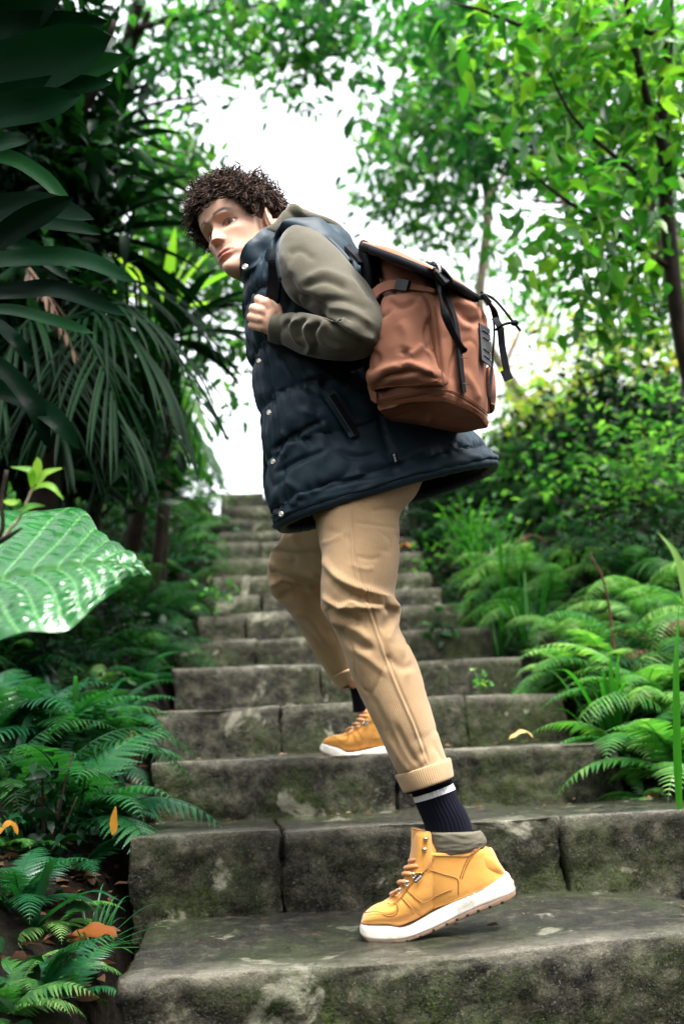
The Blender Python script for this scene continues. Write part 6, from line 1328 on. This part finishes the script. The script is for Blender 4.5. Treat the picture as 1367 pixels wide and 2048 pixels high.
# front placket and its snaps
ip = [int(r_) for r_ in np.linspace(6, rows - 2, 40)]; jl = segs // 2
pl = [lv.V[i, jl - 8] + Ni[i, jl - 8] * 0.003 for i in ip]; ribbon('placket', pl, .034, [tuple(Ni[i, jl - 8]) for i in ip], MT['vest'], vest, .006)
def snap(px, py, d_, r_=.0058, parent=vest, nv=(-0.25, -1, -0.1)):
    c = P(px, py, d_); q = Vector((0, 0, 1)).rotation_difference(Vector(nv)).to_matrix(); V, F = sphere_geo((0, 0, 0), (r_, r_, r_ * .28), 20, 10); V2, F2 = tube_geo([Vector((r_ * .78 * math.cos(a), r_ * .78 * math.sin(a), r_ * .33)) for a in np.linspace(0, 6.283, 15)], r_ * .12, 6)
    V, F = merge([(V, F), (V2, F2)]); return mesh_obj('snap_button', V @ np.array(q).T + np.array(tuple(c)), F, MT['steel'], parent)
def surf_depth(loft, px, py):
    X_, Y_, D_ = project(loft.V.reshape(-1, 3)); k = np.hypot(X_ - px, Y_ - py); c = np.where(k < 9)[0]
    return float(D_[c].min()) if len(c) else float(D_[k.argmin()])
for x_, y_ in ((518, 722), (538, 825), (546, 923), (562, 1028)): snap(x_, y_, surf_depth(lv, x_, y_) - .008)
# stand collar
lk = Loft([(478, 533, 2.05, 560, 470, 2.15, .072, 2.2), (484, 552, 2.06, 580, 482, 2.16, .085, 2.2), (494, 580, 2.08, 610, 500, 2.18, .100, 2.2), (498, 610, 2.10, 640, 520, 2.2, .12, 2.2)], 60, 120, (0, 1, 0), False, 2.2)
lk.noise(.010, 24, 6.0); lk.relief([([(490, 560), (520, 545), (545, 520)], 4, -.006), ([(500, 590), (530, 570), (556, 545)], 5, -.006), ([(488, 545), (515, 530), (540, 510)], 5, .005)])
Ni2 = lk.normals(); Vc = np.concatenate([lk.V, (lk.V - Ni2 * .014)[::-1]], 0); Vc = np.concatenate([Vc, Vc[:1]], 0); mesh_obj('collar', Vc.reshape(-1, 3), grid_faces(Vc.shape[0], 120), MT['vest'], vest)
snap(490, 534, surf_depth(lk, 492, 540) - .004, .0068)
# pocket welt
pa, pb = (657, 792), (708, 872)
for k_, (w0, off) in enumerate(((.020, .004), (.012, .009))):
    pts = []; 
    for t in np.linspace(0, 1, 9):
        x_ = pa[0] * (1 - t) + pb[0] * t + k_ * 6; y_ = pa[1] * (1 - t) + pb[1] * t - k_ * 2; pts.append(P(x_, y_, surf_depth(lv, x_, y_) - off))
    ribbon('pocket_welt', pts, w0, (0, -1, 0.1), MT['vest'] if k_ == 0 else MT['vest_dark'], vest, .005)
# hem label with its lettering
d_ = surf_depth(lv, 789, 915) - .006; q0 = P(789, 916, d_); ay = (P(786, 907, d_) - P(791, 925, d_)).normalized(); ax = Vector((1, 0, 0)); ax = (ax - ay * ax.dot(ay)).normalized()
ribbon('label_tab', [q0 - ay * .0105, q0, q0 + ay * .0105], .0115, (0, -1, 0), MT['vest_dark'], vest, .001); text_obj('lettering', 'VANS', .0066, q0 + Vector((0, -.0012, 0)), ay, -ax, MT['white_ink'], vest)
# armhole binding
bd = PP((563, 560, 1.935), (556, 520, 1.95), (558, 488, 1.985), (576, 468, 2.02), (602, 459, 2.05), (640, 468, 2.03), (672, 494, 2.01), (700, 525, 1.99)); tube('armhole_binding', bd, [.006] * 8, MT['vest'], vest, 8, 50)
# near side yoke of the vest that wraps over the shoulder behind the sleeve
ly = Loft([(540, 560, 2.03, 556, 530, 2.03, .04), (532, 540, 2.06, 562, 480, 2.06, .06), (545, 500, 2.09, 600, 462, 2.12, .08), (580, 520, 2.10, 660, 472, 2.14, .10), (600, 560, 2.10, 702, 512, 2.14, .11), (640, 620, 2.1, 722, 565, 2.14, .11)], 70, 90); ly.noise(.008, 22, 3.0); V_, F_, uv_ = ly.geo(); mesh_obj('yoke', V_, F_, MT['vest'], vest, True, uv_)
# ------------------------------------------------------------------ backpack
def quad_ring(A, B, C, D, n=30, r=0.16, bulge=0.0):
    """closed ring through four corners, rounded; bulge pushes each side outwards (m)"""
    c = [np.array(tuple(q), float) for q in (A, B, C, D)]; cen = sum(c) / 4; out_ = []
    for k in range(4):
        a, b = c[k], c[(k + 1) % 4]; prev, nxt = c[k - 1], c[(k + 2) % 4]
        e = (b - a); p0 = a + e * r; p1 = b - e * r; o = unit((a + b) / 2 - cen)
        for t in np.linspace(0, 1, n, endpoint=False): out_.append(p0 * (1 - t) + p1 * t + o * bulge * math.sin(math.pi * t))
        q1 = b + (nxt - b) * r
        for t in np.linspace(0, 1, n // 2, endpoint=False): out_.append((1 - t) ** 2 * p1 + 2 * t * (1 - t) * b + t ** 2 * q1)
    return np.array(out_)

def col3(rows): # rows of (A, B, C) pixel triples -> four corner columns, D closes the parallelogram
    out_ = []
    for a, b, c in rows:
        A, B, C = (np.array(tuple(P(*q))) for q in (a, b, c)); out_.append(np.concatenate([A, B, C, A + (C - B) * 0.96]))
    return out_
BAGR = [((752, 819, 1.935), (893, 799, 1.80), (981, 856, 1.985)), ((746, 808, 1.93), (893, 790, 1.795), (983, 846, 1.985)), ((742, 780, 1.93), (893, 768, 1.79), (983, 820, 1.985)), ((746, 735, 1.93), (892, 725, 1.79), (980, 775, 1.98)), ((752, 690, 1.93), (888, 680, 1.79), (982, 725, 1.98)),
        ((758, 645, 1.93), (880, 640, 1.79), (984, 682, 1.975)), ((758, 605, 1.935), (871, 604, 1.795), (983, 645, 1.97)), ((750, 570, 1.945), (862, 580, 1.81), (972, 622, 1.97)), ((740, 540, 2.0), (850, 562, 1.88), (955, 604, 1.99)), ((728, 508, 2.04), (846, 547, 1.93), (940, 592, 2.01)), ((724, 494, 2.05), (842, 538, 1.95), (930, 585, 2.02))]
cols = catmull(col3(BAGR), 130); NS = 36
rings = np.array([quad_ring(c[0:3], c[3:6], c[6:9], c[9:12], NS, 0.17, 0.012 + 0.012 * math.sin(math.pi * i / 129)) for i, c in enumerate(cols)])
class BagLoft(Loft):
    def __init__(s, V): s.V = V; s.rows, s.segs = V.shape[:2]; s.cap = True; s.vlen = np.linspace(0, .5, s.rows); s.ulen = np.tile(np.linspace(0, 1.0, s.segs)[None], (s.rows, 1))
lb = BagLoft(rings); lb.noise(.004, 6.0, 3.0); lb.noise(.0015, 30.0, 8.0); lb.crease(.0035, 11, .07, 6.0)
lb.relief([([(864, 620), (872, 700), (884, 790)], 3, .0018), ([(868, 620), (876, 700), (888, 790)], 3, -.0018), ([(905, 600), (940, 640), (975, 640)], 10, -.010), ([(900, 580), (935, 610), (965, 615)], 9, .008), ([(730, 520), (760, 560), (830, 580)], 14, -.014), ([(728, 505), (745, 545), (775, 575)], 8, .008),
           ([(900, 620), (925, 650), (945, 650)], 8, .004), ([(960, 640), (968, 680), (966, 760)], 7, -.003), ([(925, 740), (945, 770), (960, 800)], 7, .003), ([(748, 806), (820, 795), (888, 783), (940, 808), (982, 838)], 1.6, -.0012),
           ([(752, 812), (770, 822), (790, 812), (820, 806)], 4, .004), ([(800, 815), (830, 806), (850, 812)], 4, -.004), ([(890, 660), (900, 720), (905, 770)], 8, -.003)])
V_, F_, uv_ = lb.geo(); bag_base = P(860, 860, 1.98)
bag = empty('backpack', bag_base, 0, 'large rust-brown rucksack with black webbing on his back', 'backpack')
body_ = mesh_obj('bag_body', V_, F_, MT['bag'], bag, True, uv_)
colsa = np.array(cols)
def on_face(which, u, t, off=0.0):
    """point on the bag: which 'side' (A-B) or 'front' (B-C); u along it, t from base to rim"""
    c = colsa[min(len(colsa) - 1, max(0, int(round(t * (len(colsa) - 1)))))]; a, b = (c[0:3], c[3:6]) if which == 'side' else (c[3:6], c[6:9]); cen = (c[0:3] + c[3:6] + c[6:9] + c[9:12]) / 4
    o = unit((a + b) / 2 - cen); return a * (1 - u) + b * u + o * (0.012 + .012 * math.sin(math.pi * t) + off) * 1.0
def face_n(which, t=0.5):
    c = colsa[int(t * (len(colsa) - 1))]; a, b, d_ = (c[0:3], c[3:6], c[9:12]) if which == 'side' else (c[3:6], c[6:9], c[0:3]); up_ = colsa[-20][3:6] - colsa[10][3:6]; n_ = unit(np.cross(b - a, up_)); return n_ if n_ @ ((a + b) / 2 - d_) > 0 else -n_
nS, nF = face_n('side'), face_n('front')
def bag_depth(px, py):
    X_, Y_, D_ = project(lb.V.reshape(-1, 3)); k = np.hypot(X_ - px, Y_ - py); c = np.where(k < 7)[0]; return float(D_[c].min()) if len(c) else float(D_[k.argmin()])
def BP(px, py, off=.003):
    X_, Y_, D_ = project(lb.V.reshape(-1, 3)); k = np.hypot(X_ - px, Y_ - py); c = np.where(k < 9)[0]; c = c[D_[c] < D_[c].min() + .035] if len(c) else np.array([k.argmin()])
    w_ = 1 / (k[c] + .5); return P(px, py, float((D_[c] * w_).sum() / w_.sum())) + Vector(nF * (off + .003))
# base skirt of heavier cloth
br = [quad_ring(c[0:3], c[3:6], c[6:9], c[9:12], NS, 0.17, 0.0155) for c in colsa[0:13]]
sk = BagLoft(np.array(br)); sk.cap = False; sk.noise(.006, 7.0, 3.0); sk.push(np.full(sk.V.shape[:2], .0015)); V_, F_, uv_ = sk.geo(); 
mesh_obj('base_panel', V_, F_, MT['bag_dark'], bag, True, uv_)
# side pocket
PK = [(772, 592, 1.905, 838, 586, 1.835, .010, 2.4), (769, 602, 1.90, 850, 600, 1.825, .024, 2.3), (764, 630, 1.90, 857, 628, 1.815, .032, 2.3), (758, 665, 1.90, 858, 658, 1.81, .036, 2.4), (753, 705, 1.90, 862, 700, 1.805, .040, 2.5), (750, 735, 1.90, 872, 728, 1.80, .043, 2.7), (748, 756, 1.90, 881, 748, 1.795, .044, 3), (748, 772, 1.90, 884, 762, 1.795, .038, 3), (750, 784, 1.905, 884, 770, 1.797, .018, 2.5)]
lp = Loft(PK, 90, 110, tuple(-nS), True, 2.4); lp.noise(.007, 10, 1.0); lp.noise(.0025, 30, 4.0); lp.crease(.004, 14, .08, 1.0)
lp.relief([([(752, 770), (775, 752), (800, 748), (822, 742), (850, 752), (876, 758)], 6, -.013), ([(758, 745), (790, 732), (815, 726), (845, 738), (868, 750)], 7, .006), ([(795, 735), (810, 715), (806, 700)], 8, -.006), ([(850, 700), (862, 715), (872, 740)], 4, .005), ([(856, 640), (850, 670), (856, 700)], 5, -.004), ([(775, 600), (800, 615), (835, 600)], 7, -.006), ([(838, 595), (848, 610), (856, 640)], 5, .006), ([(770, 610), (766, 640), (760, 680)], 5, .004), ([(800, 640), (815, 670), (812, 700)], 12, .004), ([(845, 690), (835, 700), (820, 712)], 6, .005)])
V_, F_, uv_ = lp.geo(); pocket = mesh_obj('side_pocket', V_, F_, MT['bag'], bag, True, uv_)
# pocket flap band with its black keeper
fl = [P(742, 604, 1.905), P(748, 590, 1.895), P(762, 577, 1.885), P(785, 570, 1.865), P(815, 573, 1.84), P(845, 577, 1.82), P(868, 582, 1.80)]
ribbon('pocket_flap', fl, [.040, .034, .026, .020, .012, .010, .006], [tuple(nS + np.array([0, 0, .2]))] * 7, MT['bag'], pocket, .004, 40)
ribbon('keeper', [P(791, 568, 1.848), P(803, 570, 1.842), P(816, 572, 1.832)], .020, tuple(nS), MT['plastic'], pocket, .006)
ribbon('pocket_buckle', PP((776, 588, 1.87), (790, 597, 1.86), (815, 598, 1.845)), .013, tuple(nS), MT['plastic'], pocket, .008)
# lid with black binding
LC = [np.array(tuple(q)) for q in (P(711, 487, 1.90), P(874, 551, 1.755), P(962, 602, 1.965))]; LD = LC[0] + LC[2] - LC[1]; upb = unit(colsa[-20][3:6] - colsa[10][3:6]); cenL = (LC[0] + LC[2]) / 2
def lid_ring(s, h): return quad_ring(*[cenL + (q - cenL) * s for q in (LC[0], LC[1], LC[2], LD)], NS, 0.2, 0.010) + upb * h
lr = [lid_ring(0.90, -.004), lid_ring(0.985, -.006), lid_ring(1.0, .000), lid_ring(1.0, .008), lid_ring(.975, .013), lid_ring(.90, .017), lid_ring(.74, .021), lid_ring(.5, .023), lid_ring(.22, .024), lid_ring(.03, .024)]
LV = np.array(lr); R_n, S_n = LV.shape[:2]; LV = catmull(LV.reshape(R_n, -1), 60).reshape(60, S_n, 3)
ll = BagLoft(LV); ll.noise(.007, 11, 5.0); ll.crease(.003, 12, .08, 1.0); V_, F_, uv_ = ll.geo(); lid = mesh_obj('lid', V_, F_, MT['bag'], bag, True, uv_)
bd = LV[13]; mesh_obj('binding', *tube_geo(np.concatenate([bd, bd[:1]]), .0080, 8), MT['web'], lid)
# front webbing, daisy stitches, loose tail and buckle
fw = [(921, 789), (918, 765), (915, 738), (912, 705), (907, 665), (901, 635), (890, 605), (880, 578)]
ribbon('front_strap', [BP(*q, .004) for q in fw], .0185, tuple(nF), MT['web'], bag, .0025, 50)
for q in ((919, 772), (913.5, 720), (912, 700)): 
    c = np.array(tuple(BP(*q, .0075))); tube('stitch_bar', [c - np.array([.010, 0, 0]), c, c + np.array([.010, .002, -.001])], .0007, MT['plastic'], bag, 6)
ribbon('loose_strap', PP((874, 555, 1.750), (878, 585, 1.755), (884, 612, 1.765), (896, 645, 1.77), (910, 675, 1.775), (925, 699, 1.78), (930, 705, 1.78)), .0150, [tuple(nF), tuple(nF), tuple(nF + np.array([-.6, 0, .3])), tuple(nF + np.array([-1.2, 0, .2])), tuple(nF + np.array([-1.6, 0, .2])), tuple(nF + np.array([-1.6, 0, 0])), tuple(nF)], MT['web'], bag, .002, 50)
def buckle(c, ax, n_, s=1.0):
    ax, n_ = unit(np.array(tuple(ax))), unit(np.array(tuple(n_))); n_ = unit(n_ - ax * (n_ @ ax)); sd = np.cross(ax, n_); M_ = np.stack([sd, ax, n_]); c = np.array(tuple(c))
    V1, F1, _w = block_geo((0, 0, 0), (1, 0, 0), (0, 1, 0), (0, 0, 1), .026 * s, .030 * s, .009 * s, rad=.003 * s, res=.01, amp=0); V1 = V1 + np.array([-.013 * s, -.015 * s, .0045 * s])
    b1 = mesh_obj('buckle', V1 @ M_ + c, F1, MT['plastic'], bag)
    for k in (-1, 1): mesh_obj('prong', *capsule(c + M_.T @ np.array([.012 * s * k, .010 * s, .003]), c + M_.T @ np.array([.013 * s * k, -.012 * s, .005]), .0028 * s, .0022 * s, 8), MT['plastic'], b1)
    tube('ladder_bar', [c + M_.T @ np.array([-.014 * s, .018 * s, .002]), c + M_.T @ np.array([.014 * s, .018 * s, .002])], .0022 * s, MT['plastic'], b1, 8); return b1
bk = buckle(P(884, 553, 1.748), (P(872, 535, 1.765) - P(893, 566, 1.765)), nF * .6 + nS * .5 + upb * .5)
hk = tube('hook', PP((862, 527, 1.755), (868, 523, 1.745), (876, 530, 1.738), (879, 544, 1.736), (876, 549, 1.738)), .0024, MT['steel'], bag, 8, 16)
ribbon('lid_strap', PP((895, 566, 1.76), (884, 548, 1.75), (872, 534, 1.755), (862, 526, 1.785)), .022, tuple(upb + nF * .3), MT['web'], bag, .003, 20)
ribbon('lid_strap', PP((905, 574, 1.86), (935, 586, 1.88), (960, 598, 1.95), (968, 596, 1.96), (985, 618, 1.96), (992, 640, 1.97)), .014, tuple(upb + nF * .5), MT['web'], bag, .003, 30)
buckle(P(969, 600, 1.945), (P(960, 588, 1.95) - P(978, 614, 1.95)), nF * .5 + upb * .6, .85)
ribbon('hanging_strap', PP((988, 636, 1.95), (999, 655, 1.94), (1003, 690, 1.94), (1008, 720, 1.94), (1014, 748, 1.94), (1018, 758, 1.94)), .0135, (0.2, -1, 0.1), MT['web'], bag, .002, 30)
ribbon('strap_end', PP((1008, 740, 1.937), (1017, 760, 1.937)), .018, (0.2, -1, 0.1), MT['web'], bag, .004)
tube('cord', PP((960, 585, 1.95), (985, 597, 1.94), (1005, 618, 1.93), (1022, 640, 1.93), (1036, 657, 1.93)), .0026, MT['web'], bag, 8, 24)
tube('cord', PP((990, 660, 1.94), (1004, 650, 1.93), (1022, 646, 1.93), (1032, 652, 1.93), (1040, 662, 1.93)), .0026, MT['web'], bag, 8, 24)
mesh_obj('cord_knot', *sphere_geo(P(1028, 646, 1.93), (.008, .006, .006), 14, 10), MT['web'], bag)
ribbon('edge_webbing', [BP(q[0], q[1], .003) for q in ((981, 640), (982, 670), (979, 720), (975, 765), (974, 800), (975, 826))], .010, tuple(nF + np.array([.8, 0, 0])), MT['web'], bag, .003, 30)
far_p = Loft([(972, 740, 2.0, 984, 738, 2.03, .02), (970, 770, 2.0, 990, 768, 2.05, .04), (968, 800, 2.0, 991, 798, 2.05, .045), (970, 818, 2.0, 988, 818, 2.05, .03)], 24, 40); far_p.noise(.004, 14, 2); V_, F_, uv_ = far_p.geo(); mesh_obj('side_pocket', V_, F_, MT['bag'], bag, True, uv_)
# rubber patch with four printed bars and rivet dots
pq = [BP(*q, .006) for q in ((950, 650), (971, 663), (974, 738), (955, 723))]; pq = [np.array(tuple(q)) for q in pq]; nn = unit(np.cross(pq[1] - pq[0], pq[3] - pq[0])); nn = nn if nn @ nF > 0 else -nn
V = np.array(pq + [q - nn * .003 for q in pq]); patch = mesh_obj('patch', V, [[0, 1, 2, 3], [7, 6, 5, 4], [0, 4, 5, 1], [1, 5, 6, 2], [2, 6, 7, 3], [3, 7, 4, 0]], MT['patch'], bag, False)
for t in (.16, .34, .66, .84):
    a, b_ = pq[0] * (1 - t) + pq[3] * t, pq[1] * (1 - t) + pq[2] * t; tube('bar', [a * .75 + b_ * .25 + nn * .0008, a * .2 + b_ * .8 + nn * .0008], .0011, MT['plastic'], patch, 6); mesh_obj('rivet', *sphere_geo(a * .1 + b_ * .9 + nn * .0006, .0012, 8, 6), MT['steel'], patch)
# double stitched seams
def seam(pts, parent=None, off=.0012):
    q_ = catmull(np.array(pts, float), 30); allq = np.concatenate([lb.V.reshape(-1, 3), lp.V.reshape(-1, 3), sk.V.reshape(-1, 3)]); X_, Y_, D_ = project(allq); o_ = []
    for a_, b2 in q_:
        k = np.hypot(X_ - a_, Y_ - b2) < 7; dd = float(D_[k].min()) if k.any() else 1.85; o_.append(P(a_, b2, dd - off))
    tube('seam', o_, .0008, MT['bag_seam'], bag, 5)
seam([(749, 806), (800, 795), (850, 786), (892, 784), (935, 800), (975, 832)]); seam([(748, 802), (800, 791), (850, 782), (892, 780), (935, 796), (976, 827)])
seam([(868, 612), (873, 660), (880, 710), (886, 765)]); seam([(752, 775), (800, 772), (850, 766), (880, 760)]); seam([(850, 606), (860, 650), (866, 700)])
# carrying straps
sp = PP((536, 668, 2.015), (540, 630, 1.998), (546, 592, 1.985), (551, 550, 1.965), (553, 515, 1.955), (566, 484, 1.985), (590, 462, 2.03), (620, 455, 2.07), (655, 467, 2.09), (690, 492, 2.06), (716, 515, 2.0), (728, 530, 1.98))
ribbon('shoulder_strap', sp, .030, [(-.35, -1, .1)] * 5 + [(-.5, -.7, .8), (-.3, -.5, 1), (0, -.5, 1), (.3, -.5, 1), (.5, -.5, 1), (.5, -.6, 1), (.5, -.6, 1)], MT['web'], bag, .007, 70)
sp2 = [(748, 788), (725, 773), (700, 758), (670, 742), (640, 722), (600, 700), (560, 690), (538, 675)]
ribbon('lower_strap', [P(x_, y_, surf_depth(lv, x_, y_) - .012) for x_, y_ in sp2], .026, (0, -1, .1), MT['web'], bag, .003, 40)
V = [P(734, 772, 1.925), P(752, 764, 1.915), P(752, 806, 1.915), P(742, 800, 1.92)]; mesh_obj('strap_anchor', [*V, *[v + Vector((0, .004, 0)) for v in V]], [[0, 1, 2, 3], [7, 6, 5, 4], [0, 4, 5, 1], [1, 5, 6, 2], [2, 6, 7, 3], [3, 7, 4, 0]], MT['bag'], bag, False)
# padded back panel between the bag and his back
bp_ = Loft([(716, 500, 2.02, 760, 540, 2.08, .07), (728, 580, 2.0, 775, 600, 2.08, .08), (728, 680, 2.0, 775, 690, 2.08, .08), (735, 780, 2.0, 790, 800, 2.08, .08), (748, 825, 2.02, 800, 840, 2.08, .06)], 40, 40); V_, F_, uv_ = bp_.geo(); mesh_obj('back_panel', V_, F_, MT['web'], bag, True, uv_)
ridge = colsa[:, 3:6]
